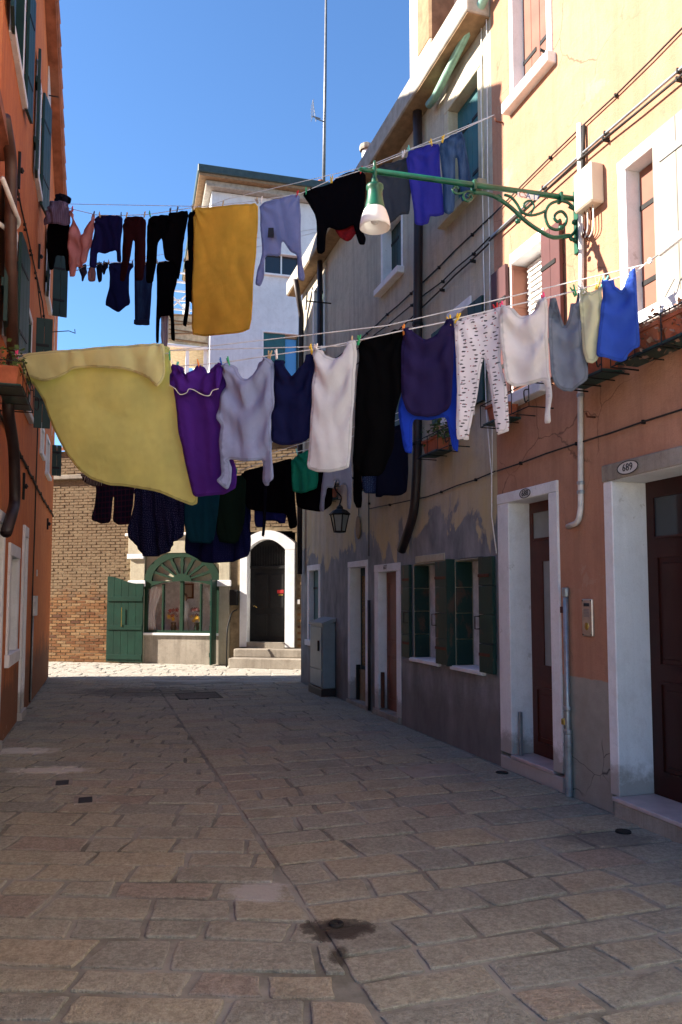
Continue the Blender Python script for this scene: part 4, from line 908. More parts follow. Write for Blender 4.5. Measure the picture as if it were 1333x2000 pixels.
box('notice', MT['red'], dd, 5.62, 5.77, .147, .153, 1.62, 1.70); box('notice', MT['brass'], dd, 5.65, 5.75, .147, .153, 1.57, 1.60); tube('handle', [(5.06, .15, 1.33), (5.10, .09, 1.34), (5.16, .09, 1.30)], .01, MT['brass'], dd, 5)
box('door_sill', MT['grey_stone'], brk, 4.97, 5.86, -.05, .3, .40, .529); box('doorstep', MT['grey_stone'], brk, 4.78, 6.45, -.36, .0, .22, .398, bevel=.015); box('doorstep', MT['grey_stone'], brk, 4.78, 6.6, -.68, .0, 0, .219, bevel=.015)
box('letter_box', MT['iron'], brk, 4.59, 4.76, -.14, -.02, 1.35, 1.70); box('bell_push', MT['plate'], brk, 6.13, 6.20, -.03, -.0, 1.38, 1.48)
tube('handrail', bend([(4.72, -.02, 1.25), (4.70, -.3, 1.2), (4.72, -.62, .85), (4.72, -.64, .02)], 4, .12), .016, MT['iron'], brk, 6)

# ---------------------------------------------------------------- white house behind
ang = math.radians(15); WY = 22.0
wx = (405 - CX) / FPX * WY * 1.0
WH = Frame((wx, WY), (math.cos(ang), math.sin(ang)))
whi = thing('white_house', 'pale white-blue house with dark eave rising behind the brick building', 'house', WH)
zt = WH.hit(405, 372)[1]
def wr(x0, y0, x1, y1): a, b = WH.hit(x0, y0), WH.hit(x1, y1); return (a[0], b[0], b[1], a[1])
u1 = wr(515, 490, 586, 545); u2 = wr(512, 645, 592, 748); u1 = (u1[0], u1[1], min(u1[2], u1[3]), max(u1[2], u1[3])); u2 = (u2[0], u2[1], min(u2[2], u2[3]), max(u2[2], u2[3]))
wall_m(0, 7.5, 0, zt, [u1, u2], .25, 7).build('wall', MT['white_plaster'], whi)
rf = M().box(-.45, 8, -.5, 7.5, zt + .28, zt + .52).build('roof', MT['fascia_dark'], whi, bevel=.02)
M().box(-.40, 7.9, -.45, 7.4, zt + .2, zt + .279).build('soffit', MT['soffit'], whi); M().box(-.2, 7.7, -.25, 7.2, zt + .02, zt + .199).build('cornice', MT['fascia'], whi, bevel=.02)
for (a, b, c, d) in (u1, u2):
    fr = surround(whi, 'window_frame', a + .05, b - .05, c + .06, d - .05, .05, .05, .05, .06, MT['white_stone'], .2, .02, .08)
    if c > 8: 
        box('glass_pane', MT['glass'], fr, a + .05, b - .05, .12, .13, c + .06, d - .05); box('mullion', MT['white_metal'], fr, (a + b) / 2 - .02, (a + b) / 2 + .02, .06, .12, c + .06, d - .05)
    else:
        m_ = a + (b - a) * .58; box('glass_pane', MT['glass_blue'], fr, m_, b - .18, .12, .13, c + .06, d - .05); box('blind_leaf', MT['shutter_blue'], fr, a + .05, m_ - .02, .05, .09, c + .06, d - .05); box('blind_leaf', MT['shutter_dark'], fr, b - .17, b - .05, .05, .09, c + .06, d - .05)
        for k in range(3): box('board_joint', MT['shutter_dark'], fr, a + .06, m_ - .03, .044, .05, c + .2 + k * .4, c + .22 + k * .4)
        box('window_head', MT['soffit'], fr, m_, b - .18, .08, .118, d - .16, d - .05)
q = WH.hit(627, 362); t = thing('chimney_pot', 'terracotta chimney pot on the dark eave of the white house', 'chimney', WH, (q[0], 0, zt + .5))
M().lathe([(.08, 0), (.07, .22), (.09, .24), (.09, .30), (.0, .31)], (q[0], 0, zt + .5), 10).build('pot', MT['terracotta'], t)
# television mast
mp = WH.hit(632, 350, -.8); tp = WH.hit(638, -20, -.8)
t = thing('antenna_mast', 'tall thin aerial mast with small side antenna against the sky', 'antenna', WH, (mp[0], .8, zt + .5))
tube('mast', [(mp[0], .8, zt + .45), ((mp[0] + tp[0]) / 2, .8, (zt + tp[1]) / 2), (tp[0], .8, tp[1] + 1)], [.06, .05, .035], MT['lead'], t, 7)
a0 = WH.hit(634, 238, -.8); M().tube([(a0[0], .8, a0[1]), (a0[0] - .3, .7, a0[1])], .02, 5).tube([(a0[0] - .3, .7, a0[1] - .1), (a0[0] - .42, .66, a0[1] + .55)], .012, 5).tube([(a0[0] - .45, .7, a0[1] + .05), (a0[0] - .15, .7, a0[1] + .02)], .02, 5).build('side_antenna', MT['lead'], t)
for k in range(6): M().tube([(a0[0] - .42, .5, a0[1] + .1 * k), (a0[0] - .42, .9, a0[1] + .1 * k)], .008, 4).build('element', MT['lead'], t)
M().tube([(tp[0], .78, tp[1] + .3), (a0[0] + .05, .74, a0[1] + 1.2), (a0[0] - .02, .74, a0[1]), (mp[0] + .03, .74, zt + .6)], .008, 4).build('aerial_cable', MT['cable'], t)
# roof terrace
t = thing('roof_terrace', 'white and timber roof terrace on posts left of the white house', 'roof terrace', WH, (-1.2, .6, 0))
def wp(px, py, o=-.6): h = WH.hit(px, py, o); return h
pA, pB = wp(326, 675), wp(372, 675); zd = pA[1]; xa, xb = pA[0], 0.0; zr = wp(350, 545)[1]
for x in (xa + .05, (xa + xb) / 2, xb - .08):
    for y in (.6, 2.6): M().box(x - .05, x + .05, y - .05, y + .05, 0, zr).build('post', MT['white_metal'], t)
M().box(xa, xb, .5, 2.7, zd, zd + .12).build('deck', MT['timber'], t); M().box(xa, xb, .48, .55, zd + .13, zd + .95).build('parapet', MT['timber'], t)
for k in range(6):
    zz = zd + .18 + k * .14; M().tube([(xa + .05, .46, zz), (xb - .05, .46, zz + (.12 if k % 2 else -.05))], .018, 5).build('cane_rail', MT['soffit'], t)
for k in range(5): zz = zd + 1.1 + k * .28; M().box(xa, xb - .05, .56, .60, zz, zz + .05).build('rail', MT['white_metal'], t)
M().tube([(xa, .58, zd + 1.05), ((xa + xb) / 2, .58, zd + 1.65)], .025, 5).build('brace', MT['white_metal'], t); M().tube([(xa, .58, zd + 1.65), ((xa + xb) / 2, .58, zd + 1.05)], .025, 5).build('brace', MT['white_metal'], t)
M().tube([(xa, .45, zd - .02), (xb + .3, .45, zd - .05)], .05, 7).build('beam', MT['white_metal'], t)

# ---------------------------------------------------------------- street furniture
# wall lamp
LX = 1.335
lamp = thing('street_lamp', 'green cast-iron wall lamp with scrolled bracket and white glass bell', 'street lamp', RF, (LX, 0, 4.3))
PF = Frame(RF.w(LX, 0)[:2], (RF.y[0], RF.y[1]))      # plane across the street through the bracket
def lp(px, py): h = PF.hit(px, py); return (LX, h[0], h[1])    # h[0] < 0 is out from the wall
def spx(pts): return [lp(*p) for p in pts]
def smooth(pts, n=4):
    out = []; P_ = [Vector(p) for p in pts]
    for i in range(len(P_) - 1):
        a, b, c, d = P_[max(i - 1, 0)], P_[i], P_[i + 1], P_[min(i + 2, len(P_) - 1)]
        for k in range(n):
            t = k / n; out.append(.5 * ((2 * b) + (c - a) * t + (2 * a - 5 * b + 4 * c - d) * t * t + (-a + 3 * b - 3 * c + d) * t ** 3))
    return out + [P_[-1]]
GZ = lambda x, y: (680 + x / 2.666, 280 + y / 2.666)
g = MT['lamp_green']
aw = lp(*GZ(1205, 293)); ae = lp(*GZ(140, 145))
M().tube([aw, ae], .022, 10).build('arm', g, lamp, smooth=True)
p0, p1 = lp(*GZ(1205, 285)), lp(*GZ(1205, 500)); M().box(LX - .03, LX + .03, -.02, 0, p1[2] - .12, p0[2] + .06).build('wall_plate', g, lamp, bevel=.004)
M().tube(smooth(spx([GZ(1205, 500), GZ(1165, 500), GZ(1150, 480), GZ(1070, 490), GZ(990, 450), GZ(920, 400), GZ(850, 335), GZ(780, 285), GZ(720, 262), GZ(655, 255)])), .016, 8).build('brace', g, lamp, smooth=True)
M().tube(smooth(spx([GZ(1195, 400), GZ(1185, 355), GZ(1150, 312), GZ(1100, 300), GZ(1050, 320), GZ(1028, 370), GZ(1045, 430), GZ(1090, 450), GZ(1130, 425), GZ(1138, 385), GZ(1115, 355), GZ(1085, 365), GZ(1075, 390), GZ(1092, 408), GZ(1106, 398)])), .012, 7).build('large_scroll', g, lamp, smooth=True)
M().tube(smooth(spx([GZ(1195, 400), GZ(1190, 440), GZ(1165, 478), GZ(1120, 492)])), .013, 7).build('scroll_tail', g, lamp, smooth=True)
M().tube(smooth(spx([GZ(1030, 350), GZ(1000, 365), GZ(950, 375), GZ(905, 355), GZ(880, 315), GZ(850, 280), GZ(815, 268)])), .011, 7).build('leaf_scroll', g, lamp, smooth=True)
M().tube(smooth(spx([GZ(950, 370), GZ(968, 335), GZ(960, 305), GZ(935, 300), GZ(915, 320), GZ(930, 338), GZ(945, 326)])), .009, 6).build('small_scroll', g, lamp, smooth=True)
M().tube(smooth(spx([GZ(655, 255), GZ(620, 250), GZ(600, 270), GZ(618, 300), GZ(645, 290), GZ(640, 268), GZ(624, 272)])), .010, 6).build('end_scroll', g, lamp, smooth=True)
M().tube(smooth(spx([GZ(620, 250), GZ(590, 260), GZ(560, 260), GZ(545, 240), GZ(560, 225), GZ(575, 238)])), .009, 6).build('end_scroll', g, lamp, smooth=True)
M().tube(smooth(spx([GZ(725, 258), GZ(755, 278), GZ(785, 270), GZ(800, 285), GZ(790, 300), GZ(778, 290)])), .008, 6).build('leaf_scroll', g, lamp, smooth=True)
M().tube(smooth(spx([GZ(1150, 330), GZ(1180, 345), GZ(1192, 330)])), .010, 6).build('leaf_scroll', g, lamp, smooth=True)
for gx in (655, 1105): a = lp(*GZ(gx, 215 + (gx - 655) * .14)); M().box(LX - .03, LX + .03, a[1] - .012, a[1] + .012, a[2] - .05, a[2] + .03).build('clamp', g, lamp, bevel=.003)
for q in ((1185, 505), (1180, 410), (885, 405), (1110, 440)): a = lp(*GZ(*q)); M().lathe([(0, -.022), (.02, -.012), (.024, 0), (.02, .012), (0, .022)], a, 8).build('rosette', g, lamp, smooth=True)
sgn = M(); a, b = lp(*GZ(878, 258)), lp(*GZ(985, 302))
sp_ = M().box(LX + .012, LX + .016, a[1], b[1], b[2], a[2]).build('number_sign', MT['white_metal'], lamp)
sx0, sx1, szz = a[1], b[1], (a[2] + b[2]) / 2; sw_ = sx1 - sx0
for txt, f_, mt in (('CS', .25, 'ink_red'), ('A 17', .73, 'ink_blue')):
    text_m(txt, .062).xf(lambda p, q, r: (LX + .018 - q * .3, sx0 + sw_ * f_ + p, szz + r)).build('lettering', MT[mt], sp_)
lc = (LX, ae[1], 0)
def lz(py): return PF.hit(*GZ(125, py))[1]
r_ = lambda w_: w_ / 2.666 / FPX * 5.3 / 2
M().lathe([(0, lz(85)), (r_(14), lz(90)), (r_(22), lz(105)), (r_(14), lz(118)), (r_(30), lz(128)), (r_(34), lz(145)), (r_(26), lz(160)), (r_(18), lz(172)), (r_(34), lz(185)), (r_(40), lz(203))], lc, 14).build('finial', g, lamp, smooth=True)
M().lathe([(r_(40), lz(203)), (r_(92), lz(218)), (r_(96), lz(232)), (r_(84), lz(240)), (r_(84), lz(262)), (r_(90), lz(290)), (r_(108), lz(330)), (r_(112), lz(337)), (r_(108), lz(341))], lc, 20).build('lamp_head', g, lamp, smooth=True)
M().lathe([(r_(106), lz(338)), (r_(126), lz(352)), (r_(150), lz(385)), (r_(166), lz(420)), (r_(168), lz(438)), (r_(160), lz(438)), (r_(140), lz(390)), (r_(100), lz(345))], lc, 28).build('glass_bell', MT['opal'], lamp, smooth=True)
M().lathe([(0, lz(420)), (r_(40), lz(412)), (r_(52), lz(390)), (r_(30), lz(350))], lc, 12).build('bulb', MT['opal'], lamp, smooth=True)
M().tube([lp(*GZ(140, 145)), lp(*GZ(68, 135))], .016, 8).build('arm_tip', g, lamp, smooth=True); M().lathe([(0, -.02), (.02, 0), (0, .02)], lp(*GZ(68, 135)), 8).build('tip_ball', g, lamp)

# lantern
q = RF.hit(664, 1040, .35); lx_ = q[0]; zl = q[1]
t = thing('wall_lantern', 'small black glazed lantern hanging from a curled iron arm', 'lantern', RF, (lx_, -.35, zl))
k_ = 1.0
for a in range(6):
    b0, b1 = 2 * math.pi * a / 6, 2 * math.pi * (a + 1) / 6; f_ = lambda r, b, z: (lx_ + r * math.cos(b), -.35 + r * math.sin(b), zl + z)
    M().add([f_(.075, b0, .02), f_(.075, b1, .02), f_(.125, b1, .24), f_(.125, b0, .24)], [(0, 1, 2, 3)]).build('glass_panel', MT['glass_frost'], t)
    M().tube([f_(.078, b0, .0), f_(.13, b0, .25)], .009, 5).build('glazing_bar', MT['iron'], t)
M().lathe([(.15, .245), (.155, .26), (.10, .31), (.05, .33), (.045, .36), (.02, .38), (0, .41)], (lx_, -.35, zl), 6).build('hood', MT['iron'], t); M().lathe([(0, -.01), (.085, .0), (.085, .02)], (lx_, -.35, zl), 6).build('base', MT['iron'], t)
M().tube(smooth([(lx_, -.35, zl + .40), (lx_, -.33, zl + .5), (lx_, -.42, zl + .62), (lx_, -.36, zl + .78), (lx_, -.2, zl + .80), (lx_, -.08, zl + .70), (lx_, 0, zl + .62)]), .011, 6).build('arm', MT['iron'], t, smooth=True)
# utility cabinet
t = thing('utility_cabinet', 'blue-grey metal utility cabinet on a dark plinth by the alley mouth', 'cabinet', RF, (-5.6, -.12, 0))
M().box(-5.85, -5.08, -.245, -.01, 0, .13).build('plinth', MT['pipe_dark'], t, bevel=.01); M().box(-5.82, -5.11, -.215, -.01, .131, 1.14).build('body', MT['cabinet'], t, bevel=.01)
M().add([(-5.84, -.235, 1.10), (-5.09, -.235, 1.10), (-5.09, -.005, 1.16), (-5.84, -.005, 1.16), (-5.84, -.235, 1.14), (-5.09, -.235, 1.14), (-5.09, -.005, 1.22), (-5.84, -.005, 1.22)], [(0, 3, 2, 1), (4, 5, 6, 7), (0, 1, 5, 4), (1, 2, 6, 5), (2, 3, 7, 6), (3, 0, 4, 7)]).build('lid', MT['cabinet'], t)
d = M().box(-5.79, -5.15, -.230, -.216, .42, 1.07).build('door', MT['cabinet'], t, bevel=.004); M().box(-5.30, -5.26, -.252, -.231, .70, .86).build('handle', MT['iron'], d); M().box(-5.79, -5.15, -.230, -.216, .15, .405).build('lower_door', MT['cabinet'], t, bevel=.004)
# hanging plaque below the arm
q = RF.hit(700, 1030, .02); t = thing('wall_plaque', 'oval terracotta plaque hanging on the wall beside the lantern', 'plaque', RF, (q[0], -.02, q[1]))
M().prism([(q[0] + .10 * math.cos(k * .5236), q[1] + .17 * math.sin(k * .5236)) for k in range(12)], -.03, -.008).build('disc', MT['soffit'], t, bevel=.006); M().tube([(q[0], -.012, q[1] + .17), (q[0], -.01, q[1] + .38)], .006, 4).build('hanger', MT['iron'], t)

# flower boxes in iron brackets
def leaves(parent, x0, x1, y0, y1, z0, z1, n, mat, size=.03, hang=0):
    m = M()
    for k in range(n):
        x, y = random.uniform(x0, x1), random.uniform(y0, y1); z = z0 + (z1 - z0) * random.random() ** 1.3 - hang * random.random() * (1 if y < (y0 + y1) / 2 else 0)
        a, b = random.uniform(0, 6.28), random.uniform(-.8, .8); s = size * random.uniform(.6, 1.3)
        ux = Vector((math.cos(a) * math.cos(b), math.sin(a) * math.cos(b), math.sin(b))); vx = ux.cross(Vector((random.uniform(-1, 1), random.uniform(-1, 1), 1))).normalized() * s * .45; p = Vector((x, y, z))
        m.add([p, p + ux * s * .5 + vx, p + ux * s, p + ux * s * .5 - vx], [(0, 1, 2, 3)])
    o = m.build('foliage', mat, parent); o['kind'] = 'stuff'
    for k in range(max(2, n // 40)):
        x, y = random.uniform(x0, x1), (y0 + y1) / 2; M().tube([(x, y, z0 - .05), (x + random.uniform(-.05, .05), y + random.uniform(-.05, .05), z0 + (z1 - z0) * .8)], .004, 4).build('stem', mat, parent)
def planter(F_, x0, x1, z, label, plant=None, y1=-.03, d=.18, h=.14, boxes=None, group='flower boxes in iron brackets', n=160, hang=0, rail=True):
    t = thing('flower_box', label, 'flower box', F_, ((x0 + x1) / 2, y1, z), group)
    y0 = y1 - d
    for a, b in (boxes or [(x0 + .04, x1 - .04)]):
        m = M(); i = .02
        v = [(a + i, y0 + i + .02, z + .03), (b - i, y0 + i + .02, z + .03), (b - i, y1 - i, z + .03), (a + i, y1 - i, z + .03), (a, y0 + .02, z + .03 + h), (b, y0 + .02, z + .03 + h), (b, y1, z + .03 + h), (a, y1, z + .03 + h)]
        tb = m.add(v, [(0, 3, 2, 1), (0, 1, 5, 4), (1, 2, 6, 5), (2, 3, 7, 6), (3, 0, 4, 7), (4, 5, 6, 7)]).build('trough', MT['terracotta'], t, bevel=.006)
        M().box(a - .008, b + .008, y0 + .008, y0 + .022, z + .02 + h, z + .045 + h).build('rim', MT['terracotta'], tb)
        M().box(a - .03, b + .03, y0 - .005, y1 + .005, z + .012, z + .03).build('tray', MT['tray'], t, bevel=.005)
    if rail:
        for zz in (z, z + h + .06): M().tube([(x0, 0, zz), (x0, y0 - .02, zz), (x1, y0 - .02, zz), (x1, 0, zz)], .0055, 5).build('iron_rail', MT['iron'], t)
        for k in range(4): x = x0 + (x1 - x0) * k / 3; M().tube([(x, y0 - .02, z + h + .06), (x, y0 - .02, z), (x, 0, z - .002)], .005, 5).build('iron_bar', MT['iron'], t)
        M().tube(smooth([(x1, y0 - .02, z + h), (x1 + .01, y0 - .07, z + h - .02), (x1 + .01, y0 - .06, z + .03), (x1, y0 - .03, z + .05)]), .006, 5).build('scroll', MT['iron'], t)
    if plant: leaves(t, x0 + .05, x1 - .05, y0, y1, z + h + .0, z + h + plant[1], n, MT[plant[0]], .04, hang)
    return t
planter(RF, 1.42, 1.90, 3.12, 'empty terracotta trough in iron rack below the blue tank top', boxes=[(1.46, 1.86)])
planter(RF, 2.0, 2.75, 3.12, 'terracotta trough with dry trailing plant at the right edge', ('leaf_dry', .16), boxes=[(2.05, 2.42), (2.45, 2.72)], n=420, hang=.2)
planter(RF, .12, .95, 3.10, 'iron window rack with one trough behind the cream top sleeve', boxes=[(.16, .46)])
planter(RF, -1.35, -.55, 3.06, 'terracotta trough with green herbs beside the dark downpipe', ('leaf', .22), boxes=[(-1.3, -.92)], n=260)
planter(RF, -3.2, -2.5, 2.95, 'small iron flower rack half hidden behind dark laundry', ('leaf', .18), n=120)
planter(RF, -5.6, -4.9, 3.05, 'iron flower rack on the far part of the yellow house', ('leaf_dry', .1), n=60)
planter(LF, -1.95, -1.0, 3.32, 'terracotta pots on the orange house beside the yellow sheet', ('leaf', .25), y1=-.1, d=.2, h=.16, n=220)

# covers let into the paving
def cover(name, px, py, rx, ry, label, mat, rnd=False, cat='drain cover', bars=0):
    gx, gy = ground(px, py); t = thing(name, label, cat, WF, (gx, gy, .012)); a_ = math.atan2(RF.x[1], RF.x[0])
    n = 16
    if rnd: M().lathe([(0, .016), (rx * .8, .016), (rx * .82, .012), (rx, .018), (rx * 1.05, .0)], (gx, gy, 0), 18).build('lid', MT[mat], t)
    else:
        rt = lambda x, y, z: (gx + x * math.cos(a_) - y * math.sin(a_), gy + x * math.sin(a_) + y * math.cos(a_), z)
        M().box(-rx, rx, -ry, ry, -.01, .0145).xf(rt).build('lid', MT[mat], t, bevel=.003)
        fm = M().box(-rx - .03, rx + .03, -ry - .03, -ry - .002, -.01, .017).box(-rx - .03, rx + .03, ry + .002, ry + .03, -.01, .017).box(-rx - .03, -rx - .002, -ry, ry, -.01, .0165).box(rx + .002, rx + .03, -ry, ry, -.01, .0165)
        fm.xf(rt).build('frame', MT['grey_stone'] if not bars else MT['iron'], t)
        for k in range(bars): x = -rx + (k + .5) * 2 * rx / bars; M().box(x - .006, x + .006, -ry, ry, .0146, .0175).xf(rt).build('bar', MT['iron'], t)
    return t
cover('manhole_cover', 848, 1507, .20, .26, 'rectangular stone manhole cover with pale frame near the white door frame', 'grey_stone')
cover('valve_cover', 981, 1512, .055, .055, 'small round dark valve cover near door 688', 'iron', True); cover('valve_cover', 1218, 1628, .05, .05, 'small round dark valve cover near the step of door 689', 'iron', True)
cover('drain_grate', 388, 1360, .35, .30, 'dark rectangular grate in the wet paving at the alley mouth', 'grey_stone', bars=10)
cover('drain_plate', 122, 1532, .09, .05, 'small dark plate in the paving left, farther of two', 'iron'); cover('drain_plate', 167, 1566, .09, .05, 'small dark plate in the paving left, nearer of two', 'iron')
gx, gy = ground(657, 1808); t = thing('street_drain', 'small dark drain hole in the wet stain in the foreground', 'drain', WF, (gx, gy, .01))
M().lathe([(.012, .004), (.018, .014), (.032, .016), (.038, .008)], (gx, gy, 0), 12).build('ring', MT['rubber'], t)

# ---------------------------------------------------------------- laundry
def chaikin(p, it=2, r=.14):
    for _ in range(it):
        q = []
        for i in range(len(p)):
            a, b = p[i], p[(i + 1) % len(p)]; q += [(a[0] + (b[0] - a[0]) * r, a[1] + (b[1] - a[1]) * r), (a[0] + (b[0] - a[0]) * (1 - r), a[1] + (b[1] - a[1]) * (1 - r))]
        p = q
    return p
class Line:
    def __init__(s, name, label, pa, pb, lf, rf_, picks, strands=()):
        (fa, p, oa), (fb, q, ob) = lf, rf_
        h = fa.hit(p[0], p[1], oa); A = fa.w(h[0], -oa, h[1]); h = fb.hit(q[0], q[1], ob); B_ = fb.w(h[0], -ob, h[1])
        s.F = Frame((A.x, A.y), (B_.x - A.x, B_.y - A.y)); s.A, s.B = A, B_; s.label = label
        pts = [s.F.hit(*k) for k in picks]; s.pts = pts
        s.t = thing(name, label, 'clothesline', s.F, (0, 0, pts[0][1]))
        M().tube([(x, 0, z) for x, z in pts], .0045, 5).build('cord', MT['cord'], s.t)
        for st in strands: M().tube([(x, .05, z) for x, z in [s.F.hit(*k) for k in st]], .004, 5).build('return_cord', MT['cord'], s.t)
    def z(s, x): return float(np.interp(x, [p[0] for p in s.pts], [p[1] for p in s.pts]))
def garment(line, name, label, cat, pix, mat, off=0.0, cell=.022, th=.005, fold=.018, nf=3.5, seed=0, puff=1.0, group=None, parent=None, pegs_px=None, sweep=0, pname=None, smooth_it=2, drape=.0):
    F_ = line.F; poly = [F_.hit(*p) for p in pix]; th *= .14; cell = min(cell, .03)
    if area(poly) < 0: poly = poly[::-1]
    poly = chaikin(poly, smooth_it)
    P2 = np.array(poly); x0, z0 = P2.min(0); x1, z1 = P2.max(0)
    ring = []
    for a, b in zip(poly, poly[1:] + poly[:1]):
        L = math.hypot(b[0] - a[0], b[1] - a[1]); k = max(1, int(round(L / cell)))
        ring += [(a[0] + (b[0] - a[0]) * t / k, a[1] + (b[1] - a[1]) * t / k) for t in range(k)]
    rg = [ring[0]]
    for p in ring[1:]:
        if math.hypot(p[0] - rg[-1][0], p[1] - rg[-1][1]) > cell * .22: rg.append(p)
    if math.hypot(rg[0][0] - rg[-1][0], rg[0][1] - rg[-1][1]) < cell * .22: rg.pop()
    P2 = np.array(rg); A_ = P2; B2 = np.roll(P2, -1, 0); nr = len(rg)
    gx, gz = np.meshgrid(np.arange(x0, x1, cell), np.arange(z0, z1, cell * .87)); gx = gx + (np.arange(gx.shape[0]) % 2)[:, None] * cell * .5
    gx, gz = gx.ravel(), gz.ravel(); ins = np.zeros(len(gx), bool); D = np.full(len(gx), 9.0)
    for a, b in zip(A_, B2):
        ab = b - a; L2 = max(1e-9, ab @ ab); t = np.clip(((gx - a[0]) * ab[0] + (gz - a[1]) * ab[1]) / L2, 0, 1); D = np.minimum(D, np.hypot(gx - a[0] - t * ab[0], gz - a[1] - t * ab[1]))
        cr = ((a[1] > gz) != (b[1] > gz)); xi = a[0] + (gz - a[1]) * ab[0] / (ab[1] if abs(ab[1]) > 1e-12 else 1e-12); ins ^= cr & (gx < xi)
    kp = ins & (D > cell * .45)
    vin = [Vector(p) for p in rg] + [Vector((a, b)) for a, b in zip(gx[kp], gz[kp])]
    cv, _, cf, _, _, _ = geometry.delaunay_2d_cdt(vin, [], [list(range(nr))], 1, 1e-6)
    V = np.array([(p.x, 0, p.y) for p in cv]); faces = [tuple(f) for f in cf if len(f) >= 3]
    flip = False; f0 = faces[0]
    sg = (V[f0[1]][0] - V[f0[0]][0]) * (V[f0[2]][2] - V[f0[0]][2]) - (V[f0[2]][0] - V[f0[0]][0]) * (V[f0[1]][2] - V[f0[0]][2])
    if sg < 0: faces = [tuple(reversed(f)) for f in faces]
    es = {}
    for f in faces:
        for a, b in zip(f, f[1:] + f[:1]): es[(a, b)] = 1
    bedges = [(a, b) for (a, b) in es if (b, a) not in es]
    X, Z = V[:, 0], V[:, 2]
    D = np.full(len(V), 9.0)
    for a, b in zip(A_, B2):
        ab = b - a; L2 = max(1e-9, ab @ ab); t = np.clip(((X - a[0]) * ab[0] + (Z - a[1]) * ab[1]) / L2, 0, 1); D = np.minimum(D, np.hypot(X - a[0] - t * ab[0], Z - a[1] - t * ab[1]))
    rs = np.random.RandomState(seed + len(label) * 7); W_ = max(.05, x1 - x0); Hh = max(.05, z1 - z0)
    d = np.clip((z1 - Z) / Hh, 0, 1); u = (X - x0) / W_; sd3 = rs.rand(3) * 50
    def nz(fx, fz, k): return np.array([noise.noise((a * fx + sd3[0] + k * 7.3, b * fz + sd3[1], sd3[2])) for a, b in zip(X, Z)])
    wx_ = X + .05 * nz(4, 4, 1); base = nf / max(.25, W_)
    f1 = np.array([noise.noise((a * base * 1.25 + sd3[0], b * .5 + sd3[1], 3.3)) for a, b in zip(wx_, Z)])
    f2 = 1 - 2 * np.abs(np.array([noise.noise((a * base * 2.3 + b * 1.2 + sd3[1], b * 1.2 + sd3[0], 9.1)) for a, b in zip(wx_, Z)]))
    f3 = 1 - 2 * np.abs(nz(17, 13, 2))
    fold *= 2.1
    y = fold * (1.5 * (.45 + .7 * d) * f1 + .42 * f2 + .10 * f3)
    if drape:                       # cloth swagging in curves between the two pegs
        v = d - .30 * (1 - (2 * u - 1) ** 2); y += fold * drape * np.sin(2 * np.pi * (3.4 * v + .3 * f1)) * np.exp(-2.4 * np.clip(d, 0, 1)) * (1 - (2 * u - 1) ** 4)
    for cx_ in (x0, x1):            # pinched pleats fanning out below each peg
        a_ = np.arctan2(X - cx_ - (.02 if cx_ == x0 else -.02), np.maximum(z1 - Z, .01)); r = np.hypot(X - cx_, z1 - Z); y += fold * .5 * np.sin(a_ * 11) * np.exp(-((r - .12) / .14) ** 2)
    y += sweep * (d ** 1.6)
    y -= y[np.argmax(Z)] if False else 0
    y += off
    tk = np.where(D < .001, 0.003, .004 + th * puff * np.clip(D / .09, 0, 1) ** .6)
    n = len(V); m = M()
    front = [(X[i], y[i] - tk[i] / 2, Z[i]) for i in range(n)]; back = [(X[i], y[i] + tk[i] / 2, Z[i]) for i in range(n)]
    ff = [tuple(reversed(q)) for q in faces] if flip else faces
    fb_ = [tuple(i + n for i in reversed(q)) for q in ff]; se = [((b, a, a + n, b + n) if not flip else (a, b, b + n, a + n)) for a, b in bedges]
    m.add(front + back, ff + fb_ + se); m.attr = {'edge': ('POINT', np.concatenate([D, D]))}
    if parent is None:
        xm = (x0 + x1) / 2; o = m.build(name, mat, None, F_, (xm, 0, z1), smooth=True); tag(o, label, cat, group)
    else: o = m.build(name, mat, parent, smooth=True)
    return o
PEGC = {'green': (.02, .35, .14), 'blue': (.03, .12, .42), 'orange': (.75, .25, .03), 'yellow': (.78, .52, .04), 'pink': (.75, .06, .20), 'red': (.55, .02, .03), 'wooden': (.50, .36, .20), 'white': (.8, .76, .74), 'teal': (.12, .55, .48), 'dark': (.05, .04, .05)}
PEGM = {}
pegme = {}
pegcount = {}
